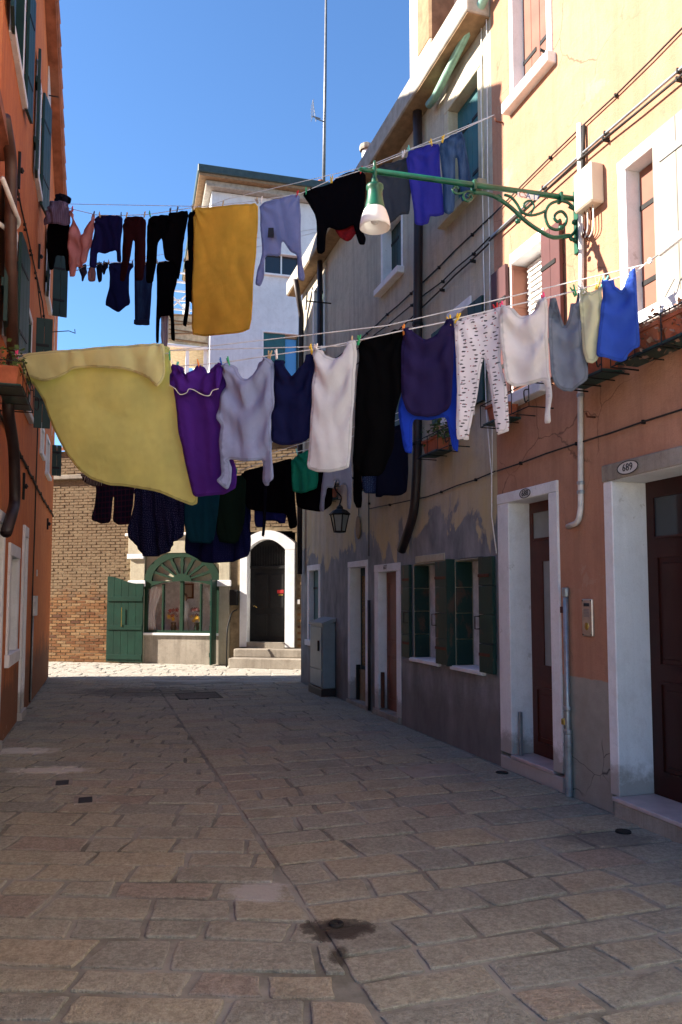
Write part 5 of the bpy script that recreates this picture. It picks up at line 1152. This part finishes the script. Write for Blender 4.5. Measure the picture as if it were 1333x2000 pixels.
def peg(line, px, col, what, py=None, tilt=0):
    if col not in PEGM: PEGM[col] = plain('peg_' + col, PEGC[col], .5, .35, var=.08)
    x = line.F.hit(px, py if py else 600)[0]
    # find x on the line by iterating
    if py is None:
        for _ in range(6):
            z = line.z(x); w = line.F.w(x, 0, z); q = project(w); x += (px - q[0]) / FPX * w.y * .9
    z = line.z(x)
    lab = '%s clothes peg on %s' % (col, what); pegcount[lab] = pegcount.get(lab, 0) + 1
    key = (lab,)
    m = M(); h0, h1 = -.042, .034
    for sgn in (-1, 1):
        ys = .0045; m.add([(-.0055, sgn * .003, h0), (.0055, sgn * .003, h0), (.0055, sgn * .011, h0), (-.0055, sgn * .011, h0), (-.0055, sgn * .006, .0), (.0055, sgn * .006, .0), (.0055, sgn * .013, 0), (-.0055, sgn * .013, 0), (-.0055, sgn * .013, h1), (.0055, sgn * .013, h1), (.0055, sgn * .019, h1), (-.0055, sgn * .019, h1)],
                          [(0, 1, 5, 4), (1, 2, 6, 5), (2, 3, 7, 6), (3, 0, 4, 7), (4, 5, 9, 8), (5, 6, 10, 9), (6, 7, 11, 10), (7, 4, 8, 11), (0, 3, 2, 1), (8, 9, 10, 11)])
    m.tube([(-.008, 0, .003), (.008, 0, .003)], .006, 6)
    a = math.radians(tilt if tilt else random.uniform(-22, 22)); b = math.radians(random.uniform(30, 85))
    def xf(p, q, r):
        p, q = p * math.cos(b) - q * math.sin(b), p * math.sin(b) + q * math.cos(b)
        p, r = p * math.cos(a) + r * math.sin(a), -p * math.sin(a) + r * math.cos(a); return (p + x, q, r + z + .006)
    if True: m.xf(xf)
    o = m.build('clothes_peg', PEGM[col], None, line.F, (x, 0, z)); return tag(o, lab, 'clothes peg', 'clothes pegs on the lines'), lab

def Z_(ox, oy, s): return lambda *pts: [(ox + a / s, oy + b / s) for a, b in pts]
z5 = Z_(0, 640, 2.2217); z3 = Z_(320, 640, 3.508); z6 = Z_(550, 600, 2.962); z4 = Z_(750, 450, 2.2864); z8 = Z_(1150, 480, 6.667); zB = Z_(60, 370, 3.92); z2 = Z_(350, 250, 2.666)
zk = Z_(560, 320, 3.3325); zt3 = Z_(750, 0, 2.2864); zE = Z_(150, 840, 4.04); zF = Z_(440, 840, 3.508)

# front line
A = Line('clothesline', 'front white washing line from the orange house to the pole at the right window', None, None, (LF, (28, 693), .15), (RF, (1264, 513), .27),
         [(28, 693), (60, 691), (330, 690), (340, 716), (430, 709), (445, 707), (530, 694), (610, 683), (690, 667), (790, 645), (880, 627), (895, 622), (980, 601), (1065, 583), (1125, 568), (1175, 552), (1240, 533), (1264, 513)],
         [[(28, 690), (330, 681), (600, 650), (750, 632), (1000, 573), (1262, 510)], [(28, 690), (340, 681), (660, 672), (700, 664)]])
cy = dict(yellow=(.90, .94, .42), purple=(.065, .018, .21), lavender=(.30, .30, .44), navy=(.008, .010, .045))
G = garment
sheet = G(A, 'bed_sheet', 'large pale yellow bed sheet billowing at the left of the front line', 'sheet', z5((66, 155), (150, 112), (440, 90), (700, 72), (724, 78), (727, 175), (745, 185), (755, 300), (770, 420), (790, 560), (822, 700), (815, 755), (790, 765), (740, 745), (650, 705), (500, 680), (440, 678), (360, 650), (310, 610), (260, 540), (210, 430), (170, 310), (130, 240), (85, 200)), cloth('yellow', cy['yellow'], .55), .03, .045, .003, .022, 1.2, 3, .2, sweep=.12)
G(A, 'folded_edge', 'x', '', z5((66, 150), (150, 110), (440, 88), (700, 70), (722, 75), (725, 190), (712, 235), (688, 262), (650, 222), (560, 185), (400, 175), (330, 180), (270, 215), (200, 238), (130, 215), (80, 190)), cloth('cream_sheet', (.90, .93, .56), .5), -.035, .035, .003, .016, 3, 5, .2, parent=sheet)
dress = G(A, 'dress', 'purple strapless dress pinned by its top edge beside the yellow sheet', 'dress', z3((66, 275), (90, 260), (125, 265), (158, 350), (180, 330), (230, 262), (265, 260), (300, 325), (330, 310), (385, 250), (415, 250), (420, 420), (430, 700), (460, 900), (482, 960), (480, 1060), (470, 1095), (400, 1135), (300, 1145), (185, 1158), (160, 1040), (130, 900), (100, 700), (82, 540), (72, 430)), cloth('purple', cy['purple'], .08), .0, .035, .02, .016, 2, 8)
G(A, 'ruffle', 'x', '', z3((62, 275), (90, 258), (125, 263), (158, 345), (180, 325), (230, 260), (265, 258), (300, 320), (330, 305), (385, 247), (415, 250), (402, 428), (362, 440), (345, 470), (320, 476), (280, 462), (235, 436), (200, 430), (185, 455), (140, 466), (105, 425), (68, 405)), cloth('purple_ruffle', (.075, .02, .24), .1), -.035, .03, .005, .02, 3, 4, .3, parent=dress)
q = [A.F.hit(*p) for p in z3((68, 406), (105, 427), (140, 468), (185, 457), (200, 432), (235, 438), (280, 464), (320, 478), (345, 472), (362, 442), (402, 430))]
bM = BASE[dress.name]; M().tube(smooth([(a, -.055, b) for a, b in q], 3), .004, 5).build('trim', MT['cord'], dress)
sh = G(A, 'shirt', 'lavender grey shirt hanging by the shoulders beside the purple dress', 'shirt', z3((425, 262), (440, 245), (480, 255), (545, 350), (590, 355), (670, 225), (700, 215), (750, 220), (755, 420), (760, 545), (735, 590), (730, 690), (740, 740), (735, 830), (745, 930), (750, 1030), (735, 1050), (715, 1060), (710, 1080), (680, 1080), (665, 1050), (670, 900), (600, 920), (540, 915), (450, 900), (460, 960), (460, 1050), (440, 1110), (420, 1100), (385, 1055), (410, 1010), (405, 900), (395, 800), (400, 670), (370, 620), (390, 480), (415, 370)), cloth('lavender', (.29, .34, .54), .15), -.03, .03, .03, .022, 3.5, 2, smooth_it=2, drape=1.1)
G(A, 'tank_top', 'navy tank top with deep neckline left of the white towel', 'top', z3((752, 225), (800, 205), (845, 300), (880, 335), (915, 310), (960, 190), (1025, 165), (1020, 350), (1010, 560), (1005, 740), (975, 770), (940, 785), (860, 800), (800, 805), (740, 780), (735, 600), (755, 540), (750, 400)), cloth('navy', cy['navy'], 0), .01, .035, .03, .018, 2.5, 4, drape=1.1)
G(A, 'white_dress', 'long white sleeveless dress in the middle of the front line', 'dress', z3((1030, 152), (1075, 145), (1110, 190), (1170, 210), (1220, 190), (1255, 112), (1325, 80), (1315, 300), (1290, 700), (1274, 955), (1240, 970), (1150, 995), (1060, 992), (990, 965), (1005, 750), (1020, 450)), cloth('white', (.70, .72, .75), .2), -.02, .035, .025, .016, 2.2, 6, drape=1.1)
G(A, 'black_dress', 'long black dress between the white dress and the navy blouse', 'dress', z6((440, 190), (540, 155), (690, 115), (700, 130), (695, 300), (690, 470), (670, 560), (650, 640), (640, 820), (560, 975), (460, 980), (395, 920), (410, 700), (425, 400)), cloth('black', (.0025, .0025, .003), 0), .02, .04, .03, .018, 3, 3)
G(A, 'blue_shirt', 'bright blue long-sleeved shirt behind the navy blouse', 'shirt', z6((705, 150), (780, 170), (840, 215), (900, 180), (1004, 80), (1012, 500), (1010, 830), (978, 815), (960, 720), (940, 625), (840, 645), (740, 635), (742, 840), (695, 832), (658, 590), (690, 450)), cloth('royal', (.012, .045, .42), .08), .05, .035, .02, .012, 2.5, 2)
G(A, 'blouse', 'navy blouse with scooped neck covering the bright blue shirt', 'blouse', z6((705, 140), (740, 112), (770, 150), (835, 192), (890, 165), (935, 108), (955, 73), (1002, 66), (1000, 300), (990, 560), (975, 590), (900, 625), (840, 635), (760, 625), (725, 600), (690, 500), (690, 300)), cloth('ink_navy', (.022, .016, .062), .05), -.01, .03, .03, .016, 2.5, 7, drape=1.1)
lg = G(A, 'leggings', 'white leggings with small dark bow print', 'leggings', z6((1005, 85), (1100, 40), (1240, 8), (1272, 2), (1278, 150), (1268, 320), (1305, 450), (1320, 715), (1290, 725), (1245, 740), (1225, 600), (1200, 430), (1172, 290), (1166, 288), (1150, 350), (1130, 500), (1100, 640), (1078, 740), (1078, 765), (1015, 765), (1012, 740), (1015, 500), (1010, 300)), cloth('print', (.70, .66, .69), .1, 'print', (.05, .045, .06)), -.005, .03, .035, .012, 2.2, 9, smooth_it=1)
G(A, 'long_sleeved_shirt', 'cream long-sleeved top with one sleeve hanging, right of the printed leggings', 'top', z4((522, 345), (570, 338), (610, 385), (650, 378), (690, 315), (735, 300), (735, 480), (740, 620), (758, 740), (745, 800), (748, 860), (718, 865), (722, 800), (725, 700), (710, 672), (660, 690), (580, 700), (550, 680), (535, 560), (525, 450)), cloth('cream', (.72, .68, .67), .2), -.03, .03, .025, .018, 2.5, 3, drape=1.1)
G(A, 'sleeveless_blouse', 'slate grey top with deep loose neckline between the cream and pale yellow tops', 'top', z4((735, 300), (765, 290), (790, 380), (800, 415), (820, 400), (840, 310), (872, 262), (880, 400), (890, 520), (910, 620), (905, 660), (880, 685), (840, 710), (800, 712), (765, 690), (745, 640), (737, 500)), cloth('slate', (.17, .19, .24), .1), .01, .03, .025, .022, 3, 5, drape=1.1)
G(A, 'camisole', 'pale yellow camisole left of the blue tank top', 'top', z4((875, 262), (892, 248), (905, 270), (930, 285), (955, 255), (976, 246), (974, 400), (968, 480), (957, 575), (930, 595), (905, 590), (890, 540), (880, 430)), cloth('pale', (.62, .60, .40), .2), -.02, .03, .02, .016, 2.5, 5)
G(A, 'tank_top', 'bright blue tank top at the right end of the front line', 'top', z8((190, 470), (250, 435), (320, 405), (345, 530), (425, 615), (480, 560), (520, 370), (560, 325), (620, 335), (635, 600), (650, 900), (680, 1330), (600, 1370), (520, 1430), (500, 1500), (420, 1520), (280, 1480), (100, 1455), (130, 1200), (170, 800), (185, 600)), cloth('blue', (.035, .085, .42), .12), -.03, .028, .03, .018, 2.5, 8, drape=1.1)
for px, col, what in ((33, 'pink', 'the left corner of the yellow sheet'), (332, 'green', 'the right corner of the yellow sheet'), (346, 'teal', 'the left edge of the purple dress'), (388, 'orange', 'the middle of the purple dress'), (432, 'blue', 'the right edge of the purple dress'), (446, 'green', 'the left shoulder of the lavender shirt'),
                      (527, 'wooden', 'the right shoulder of the lavender shirt'), (540, 'white', 'the left strap of the navy tank top'), (608, 'yellow', 'the right strap of the navy tank top'), (617, 'white', 'the left strap of the white dress'), (688, 'wooden', 'the right strap of the white dress'), (701, 'green', 'the black dress'),
                      (789, 'orange', 'the left of the navy blouse'), (878, 'yellow', 'the right of the navy blouse'), (894, 'yellow', 'the waist of the printed leggings'), (969, 'red', 'the waist of the printed leggings'), (981, 'pink', 'the left of the cream top'), (1062, 'pink', 'the right of the cream top'),
                      (1121, 'green', 'the slate grey top'), (1137, 'white', 'the pale yellow camisole, left'), (1168, 'yellow', 'the pale yellow camisole, right'), (1181, 'teal', 'the blue tank top'), (1236, 'white', 'the blue tank top')):
    peg(A, px, col, what)
e = A.B; pe = thing('drying_pole', 'white drying pole jutting from the large right window', 'pole', RF, (2.9, 0, 3.8)); hp = RF.loc(e.x, e.y)
M().tube([(3.3, -.02, e.z + .30), (hp[0] + .10, hp[1] + .01, e.z + .015)], .02, 8).build('bar', MT['white_metal'], pe, smooth=True); M().tube([(hp[0] + .10, hp[1] + .01, e.z + .015), (hp[0], hp[1], e.z)], .006, 5).build('hook', MT['lead'], pe)
M().lathe([(.004, -.008), (.018, -.008), (.014, 0), (.018, .008), (.004, .008)], (0, 0, 0), 12).xf(lambda a, b, c: (hp[0] + .03 + a, hp[1] + c, e.z + b)).build('pulley', MT['white_metal'], pe)

# upper line
Bn = Line('clothesline', 'upper washing line carrying the mustard towel and dark trousers', None, None, (LF, (105, 395), .2), (RF, (962, 226), .08),
          [(105, 395), (140, 408), (190, 420), (240, 421), (290, 419), (380, 405), (505, 392), (588, 378), (650, 350), (715, 330), (790, 300), (800, 292), (860, 275), (900, 255), (962, 226)], [[(105, 395), (400, 400), (440, 385), (580, 352), (715, 320), (962, 219)]])
bk = (.0025, .002, .003)
G(Bn, 'shorts', 'lilac shorts at the left end of the upper line', 'shorts', zB((165, 95), (290, 95), (305, 250), (268, 280), (215, 270), (190, 275), (165, 265), (110, 280), (105, 245), (130, 180)), cloth('lilac', (.20, .16, .26), .1, 'stripe', (.12, .09, .18)), -.04, .04, .02, .02, 3, 2)
G(Bn, 'black_shirt', 'black long-sleeved shirt hanging behind the lilac shorts', 'shirt', zB((130, 130), (285, 120), (285, 400), (300, 620), (255, 620), (245, 500), (175, 492), (165, 610), (140, 615), (100, 440), (115, 390)), cloth('blackA', bk, 0), .03, .05, .02, .015, 2.5, 4)
G(Bn, 'bonnet', 'dark cloth bunched on the line end above the lilac shorts', 'cloth', zB((170, 100), (165, 30), (190, 10), (240, 25), (285, 50), (285, 95)), cloth('blackB', (.012, .012, .02), 0), .05, .04, .03, .015, 2.5, 4)
G(Bn, 'pink_blouse', 'pink top with deep V neckline near the orange house', 'top', zB((314, 150), (330, 158), (345, 260), (375, 345), (400, 330), (430, 250), (470, 195), (490, 188), (490, 280), (470, 400), (440, 470), (420, 560), (390, 590), (345, 595), (335, 670), (305, 672), (300, 600), (300, 470), (290, 450), (310, 300)), cloth('pink', (.62, .28, .28), .25), -.02, .04, .025, .025, 3, 6, drape=1.1)
G(Bn, 'navy_jumper', 'navy long-sleeved jumper between the pink top and burgundy trousers', 'jumper', zB((497, 195), (705, 200), (708, 300), (695, 400), (700, 560), (665, 555), (660, 465), (600, 478), (560, 488), (505, 475), (495, 600), (455, 595), (465, 480), (480, 350)), cloth('navyB', (.012, .012, .07), 0), 0, .05, .025, .015, 2.5, 2)
G(Bn, 'trousers', 'dark burgundy trousers beside the navy jumper', 'trousers', zB((710, 210), (880, 205), (880, 420), (868, 700), (795, 700), (798, 400), (785, 385), (765, 520), (735, 650), (705, 705), (668, 690), (690, 540), (700, 380)), cloth('burgundy', (.025, .006, .008), 0), .0, .05, .03, .012, 2, 2)
G(Bn, 'black_trousers', 'black trousers right of the burgundy pair', 'trousers', zB((880, 205), (1065, 185), (1065, 340), (1000, 365), (965, 410), (955, 560), (930, 715), (860, 705), (872, 500)), cloth('blackC', bk, 0), .02, .05, .03, .012, 2, 3)
G(Bn, 'fitted_jumper', 'black narrow-sleeved top next to the black trousers', 'top', zB((1050, 187), (1130, 165), (1205, 158), (1192, 280), (1172, 380), (1150, 550), (1130, 690), (1105, 670), (1092, 555), (1040, 545), (1012, 400), (1000, 362), (1052, 330)), cloth('blackD', bk, 0), .0, .05, .03, .012, 2, 5)
G(Bn, 'black_leggings', 'black leggings tucked against the left edge of the mustard towel', 'leggings', zB((1195, 158), (1262, 145), (1266, 600), (1245, 970), (1225, 870), (1185, 840), (1192, 700), (1188, 550), (1180, 400)), cloth('blackE', bk, 0), .04, .05, .02, .012, 2, 5)
G(Bn, 'towel', 'large mustard yellow towel on the upper line', 'towel', z2((80, 415), (150, 413), (230, 411), (330, 400), (410, 392), (412, 500), (400, 700), (375, 1045), (330, 1065), (230, 1080), (130, 1084), (66, 1075), (75, 800)), cloth('mustard', (.90, .52, .07), .35), -.02, .04, .006, .016, 1.6, 5, .3, smooth_it=1)
sw_ = G(Bn, 'sweatshirt', 'lavender sweatshirt upside down beside the mustard towel', 'sweatshirt', z2((418, 397), (500, 375), (632, 345), (638, 450), (632, 540), (640, 700), (652, 770), (645, 795), (620, 790), (615, 660), (580, 645), (545, 590), (535, 600), (528, 670), (450, 665), (450, 760), (430, 830), (405, 820), (415, 740), (440, 650), (425, 520)), cloth('lavenderB', (.22, .25, .45), .12), -.02, .035, .03, .014, 2.3, 5)
q = [Bn.F.hit(*p) for p in z2((478, 580), (510, 580), (508, 530), (482, 530))]
M().prism([(a, b) for a, b in q], -.058, -.052).build('chest_badge', MT['ink'], sw_)
jm = G(Bn, 'jumper', 'black jumper pinned by the hem, left of the lamp', 'jumper', zk((98, 192), (180, 150), (280, 130), (330, 85), (400, 45), (460, 38), (510, 60), (515, 150), (500, 300), (490, 430), (508, 480), (500, 520), (465, 520), (440, 440), (430, 390), (380, 420), (330, 430), (260, 405), (245, 470), (240, 560), (215, 578), (183, 572), (190, 340)), cloth('blackF', bk, 0), 0, .04, .04, .014, 2, 4)
G(Bn, 'red_lining', 'x', '', zk((300, 415), (345, 400), (440, 385), (436, 440), (410, 480), (375, 495), (335, 472)), cloth('red', (.16, .008, .01), .05), .03, .03, .01, .008, 2, 3, parent=jm)
G(Bn, 'grey_towel', 'charcoal grey cloth hanging behind the lamp arm', 'towel', z2((990, 205), (1100, 165), (1192, 143), (1198, 250), (1192, 440), (1150, 442), (1100, 470), (1030, 520), (1000, 400)), cloth('charcoal', (.045, .05, .06), .08), .03, .05, .006, .02, 2, 4, .3)
G(Bn, 'blue_trousers', 'blue jogging trousers right of the charcoal cloth', 'trousers', zt3((105, 685), (180, 650), (252, 640), (250, 760), (268, 950), (235, 965), (207, 966), (200, 1005), (145, 1010), (140, 950), (115, 800)), cloth('jog_blue', (.03, .03, .25), .06), -.01, .04, .035, .016, 2, 4)
G(Bn, 'jeans', 'blue jeans at the right end of the upper line', 'jeans', zt3((250, 640), (300, 605), (350, 588), (362, 620), (392, 800), (388, 880), (350, 910), (338, 780), (328, 705), (320, 705), (320, 800), (316, 945), (285, 957), (265, 945), (260, 780)), cloth('denim', (.02, .045, .10), 0, 'denim', (.10, .16, .26)), -.01, .035, .035, .014, 2, 4)
for px, col, what in ((142, 'red', 'the left of the pink top'), (184, 'dark', 'the right of the pink top'), (195, 'wooden', 'the left of the navy jumper'), (237, 'dark', 'the right of the navy jumper'), (248, 'wooden', 'the left of the burgundy trousers'), (283, 'wooden', 'the right of the burgundy trousers'), (293, 'green', 'the left of the black trousers'), (333, 'dark', 'the left of the black narrow-sleeved top'), (347, 'dark', 'the right of the black narrow-sleeved top'),
                      (377, 'wooden', 'the black leggings'), (386, 'wooden', 'the left corner of the mustard towel'), (436, 'wooden', 'the middle of the mustard towel'), (502, 'wooden', 'the right corner of the mustard towel'), (511, 'white', 'the left of the lavender sweatshirt'), (581, 'red', 'the right of the lavender sweatshirt'), (598, 'green', 'the left hem of the black jumper'), (648, 'yellow', 'the middle hem of the black jumper'),
                      (706, 'red', 'the right hem of the black jumper'), (788, 'white', 'the charcoal cloth'), (799, 'teal', 'the left of the blue jogging trousers'), (842, 'yellow', 'the right of the blue jogging trousers'), (865, 'yellow', 'the jeans')):
    peg(Bn, px, col, what)

# far upper line
Cn = Line('clothesline', 'far upper washing line with jeans and black cardigan seen below the dark trousers', None, None, (LF, (138, 535), .36), (RF, (668, 442), .05), [(138, 535), (165, 520), (215, 512), (260, 514), (305, 512), (345, 509), (385, 506), (470, 490), (560, 468), (668, 442)], [[(138, 528), (400, 478), (668, 436)]])
G(Cn, 'knickers', 'dark floral briefs at the left of the far upper line', 'briefs', zB((360, 585), (430, 568), (432, 640), (405, 700), (385, 700), (378, 650)), cloth('floral', (.03, .03, .05), 0, 'dots', (.15, .08, .12)), 0, .04, .02, .015, 2, 4)
G(Cn, 'pink_shorts', 'pale pink shorts beside the dark floral briefs', 'shorts', zB((445, 590), (495, 585), (498, 700), (440, 705)), cloth('pinkB', (.34, .17, .16), .1), 0, .04, .02, .012, 2, 4)
G(Cn, 'sock', 'single dark sock hanging right of the pink shorts', 'sock', zB((505, 560), (550, 553), (547, 700), (520, 715), (508, 640)), cloth('sock', (.012, .012, .02), 0), 0, .04, .02, .01, 2, 4)
G(Cn, 'sock', 'dark sock with bent toe left of the far navy vest', 'sock', zB((552, 556), (600, 556), (584, 625), (556, 655), (545, 620)), cloth('sockB', (.014, .014, .025), 0), 0, .04, .02, .01, 2, 4)
G(Cn, 'vest', 'navy vest with pointed hem on the far upper line', 'top', zB((598, 562), (765, 560), (792, 572), (755, 640), (750, 780), (762, 860), (748, 885), (720, 900), (680, 948), (630, 920), (595, 895), (568, 882), (570, 850), (600, 750), (605, 650)), cloth('navyC', (.01, .012, .055), 0), 0, .05, .03, .015, 2, 4)
jn = G(Cn, 'jeans', 'dark blue jeans with turned-up cuffs on the far upper line', 'jeans', zB((795, 556), (948, 552), (930, 740), (912, 1040), (800, 1035), (795, 900), (797, 700)), cloth('denimB', (.012, .02, .06), 0, 'denim', (.03, .07, .15)), 0, .05, .035, .012, 2, 4, smooth_it=1)
G(Cn, 'cuff', 'x', '', zB((795, 995), (916, 1000), (914, 1045), (796, 1040)), cloth('cuff', (.02, .03, .07), 0), -.02, .05, .01, .004, 2, 4, parent=jn, smooth_it=1)
G(Cn, 'cardigan', 'black cardigan with long sleeves on the far upper line', 'cardigan', zB((965, 552), (1112, 542), (1132, 600), (1120, 700), (1095, 800), (1095, 960), (1106, 1160), (1075, 1150), (1070, 962), (990, 972), (985, 1180), (960, 1175), (970, 800)), cloth('blackG', bk, 0), 0, .05, .03, .012, 2, 4)
G(Cn, 'striped_shirt', 'white shirt with thin stripes below the black cardigan', 'shirt', zB((985, 600), (1042, 600), (1042, 970), (1038, 1195), (983, 1195)), cloth('stripe', (.62, .58, .60), .15, 'stripe', (.25, .12, .22)), .06, .05, .02, .014, 3, 4, smooth_it=1)
G(Cn, 'black_scarf', 'narrow black garment left of the mustard towel on the far line', 'scarf', zB((1178, 545), (1222, 538), (1228, 700), (1222, 870), (1197, 1055), (1165, 1040), (1186, 900), (1186, 700)), cloth('blackH', bk, 0), 0, .05, .02, .012, 2, 4)
for px, col, what in ((194, 'dark', 'the single dark sock'), (203, 'dark', 'the bent dark sock'), (213, 'wooden', 'the left of the far navy vest'), (259, 'dark', 'the right of the far navy vest'), (283, 'wooden', 'the far jeans'), (307, 'wooden', 'the left of the black cardigan'), (341, 'dark', 'the right of the black cardigan'), (361, 'wooden', 'the narrow black garment')): peg(Cn, px, col, what)

# lower back line
En = Line('clothesline', 'low washing line at the back carrying the navy dotted dress and green top', None, None, (LF, (150, 925), .55), (RF, (832, 796), .05), [(150, 925), (200, 930), (260, 934), (360, 938), (432, 934), (460, 921), (575, 884), (625, 872), (690, 852), (760, 828), (832, 796)], [[(150, 915), (460, 905), (832, 786)]])
G(En, 'striped_briefs', 'black and white striped briefs peeping below the yellow sheet', 'briefs', zE((20, 340), (215, 370), (218, 440), (120, 446), (60, 415)), cloth('bw', (.02, .02, .025), 0, 'stripe', (.6, .58, .6)), 0, .05, .02, .012, 2, 4)
G(En, 'check_shorts', 'dark checked shorts hanging below the yellow sheet', 'shorts', zE((155, 365), (460, 380), (440, 600), (420, 740), (330, 750), (283, 720), (298, 528), (290, 525), (278, 600), (270, 730), (200, 740), (115, 710), (140, 600)), cloth('check', (.012, .012, .03), 0, 'check', (.06, .015, .04)), 0, .05, .035, .014, 2.4, 4)
G(En, 'dotted_dress', 'navy dress with tiny pale dots and gathered hem', 'dress', zE((475, 370), (850, 385), (855, 700), (835, 850), (770, 890), (740, 960), (640, 995), (540, 1000), (480, 950), (420, 860), (413, 760), (440, 620)), cloth('dots', (.010, .012, .045), .05, 'dots', (.10, .10, .20)), -.03, .05, .06, .035, 5, 4)
G(En, 'navy_dress', 'wide navy skirt with pale lined hem behind the teal cloth', 'skirt', zE((850, 420), (1345, 330), (1345, 700), (1340, 980), (1230, 1032), (1080, 1052), (960, 1040), (900, 1010), (830, 960), (840, 800)), cloth('navyD', (.008, .010, .055), .05, 'dots', (.03, .03, .10)), .05, .05, .05, .03, 4, 4)
q = [En.F.hit(*p) for p in zE((960, 1042), (1080, 1053), (1230, 1033), (1335, 985))]
G(En, 'teal_cloth', 'teal cloth below the purple dress', 'cloth', zE((868, 410), (1150, 405), (1132, 640), (1090, 900), (880, 885), (860, 700), (862, 560)), cloth('teal', (.008, .055, .085), .08), -.04, .05, .006, .012, 2, 4, .3, smooth_it=1)
G(En, 'dark_green_cloth', 'blackish green towel between the teal cloth and black trousers', 'towel', zE((1115, 400), (1335, 345), (1332, 700), (1262, 900), (1110, 880)), cloth('dkgreen', (.008, .018, .012), .03), -.01, .05, .006, .012, 2, 4, .3, smooth_it=1)
G(En, 'black_jacket', 'black jacket with sleeves over the arched doorway', 'jacket', zF((105, 285), (300, 230), (462, 183), (470, 400), (475, 520), (487, 665), (435, 680), (415, 570), (290, 560), (150, 545), (110, 400)), cloth('blackI', bk, 0), .02, .05, .03, .012, 2, 4)
G(En, 'blue_blouse', 'dark blue blouse hem showing under the black jacket', 'blouse', zF((180, 330), (400, 330), (398, 635), (355, 640), (330, 620), (245, 612), (245, 662), (170, 660)), cloth('blueB', (.012, .014, .09), 0), .07, .05, .02, .012, 2, 4)
G(En, 'belt', 'thin dark belt dangling in front of the arched doorway', 'belt', zF((277, 330), (302, 330), (290, 640), (280, 732), (262, 730), (270, 640)), cloth('belt', (.006, .006, .012), 0), -.04, .05, .005, .004, 1, 4, .3)
G(En, 'green_blouse', 'emerald green top left of the white dress hem', 'top', zF((460, 187), (572, 140), (645, 118), (645, 390), (580, 425), (530, 437), (460, 420), (455, 350)), cloth('emerald', (.010, .20, .12), .1), -.03, .045, .03, .018, 3, 4)
G(En, 'black_skirt', 'black skirt hanging behind the emerald green top', 'skirt', zF((462, 240), (720, 150), (722, 500), (640, 560), (520, 540), (470, 520)), cloth('blackJ', bk, 0), .04, .05, .03, .012, 2, 4)
G(En, 'grey_sweatshirt', 'pale grey sweatshirt with hanging sleeves below the white dress', 'sweatshirt', zF((690, 110), (860, 60), (876, 330), (872, 545), (840, 540), (838, 380), (800, 375), (790, 395), (780, 345), (755, 350), (750, 400), (710, 395), (690, 480), (687, 560), (650, 557), (665, 420), (682, 290)), cloth('grey', (.28, .31, .40), .12), -.03, .04, .03, .014, 2.3, 4)
G(En, 'black_tights', 'black tights right of the pale grey sweatshirt', 'tights', zF((880, 70), (932, 50), (937, 530), (900, 535), (868, 480)), cloth('blackK', bk, 0), .0, .05, .02, .012, 2, 4)
G(En, 'print_cloth', 'dark blue patterned cloth beside the black tights', 'cloth', zF((928, 60), (1045, 20), (1035, 430), (930, 432)), cloth('printB', (.02, .03, .07), 0, 'dots', (.08, .12, .2)), .03, .05, .01, .012, 2, 4)
G(En, 'navy_coat', 'very dark navy cardigan nearest the dark downpipe', 'cardigan', zF((1045, 20), (1262, -60), (1262, 420), (1200, 450), (1095, 450), (1080, 462), (1035, 460), (1042, 380)), cloth('navyE', (.007, .008, .018), 0), -.02, .05, .035, .014, 2, 4)
for px, col, what in ((205, 'wooden', 'the checked shorts'), (272, 'wooden', 'the dotted dress'), (370, 'wooden', 'the teal cloth'), (462, 'green', 'the black jacket'), (580, 'teal', 'the emerald green top'), (640, 'wooden', 'the pale grey sweatshirt')): peg(En, px, col, what)
print('GEN', len(bpy.data.objects), 'stones', len(stones), 'bricks', len(bricks), 'tris', sum(len(o.data.polygons) for o in bpy.data.objects if o.type == 'MESH'))
print('dups', [k for k, v in pegcount.items() if v > 1])
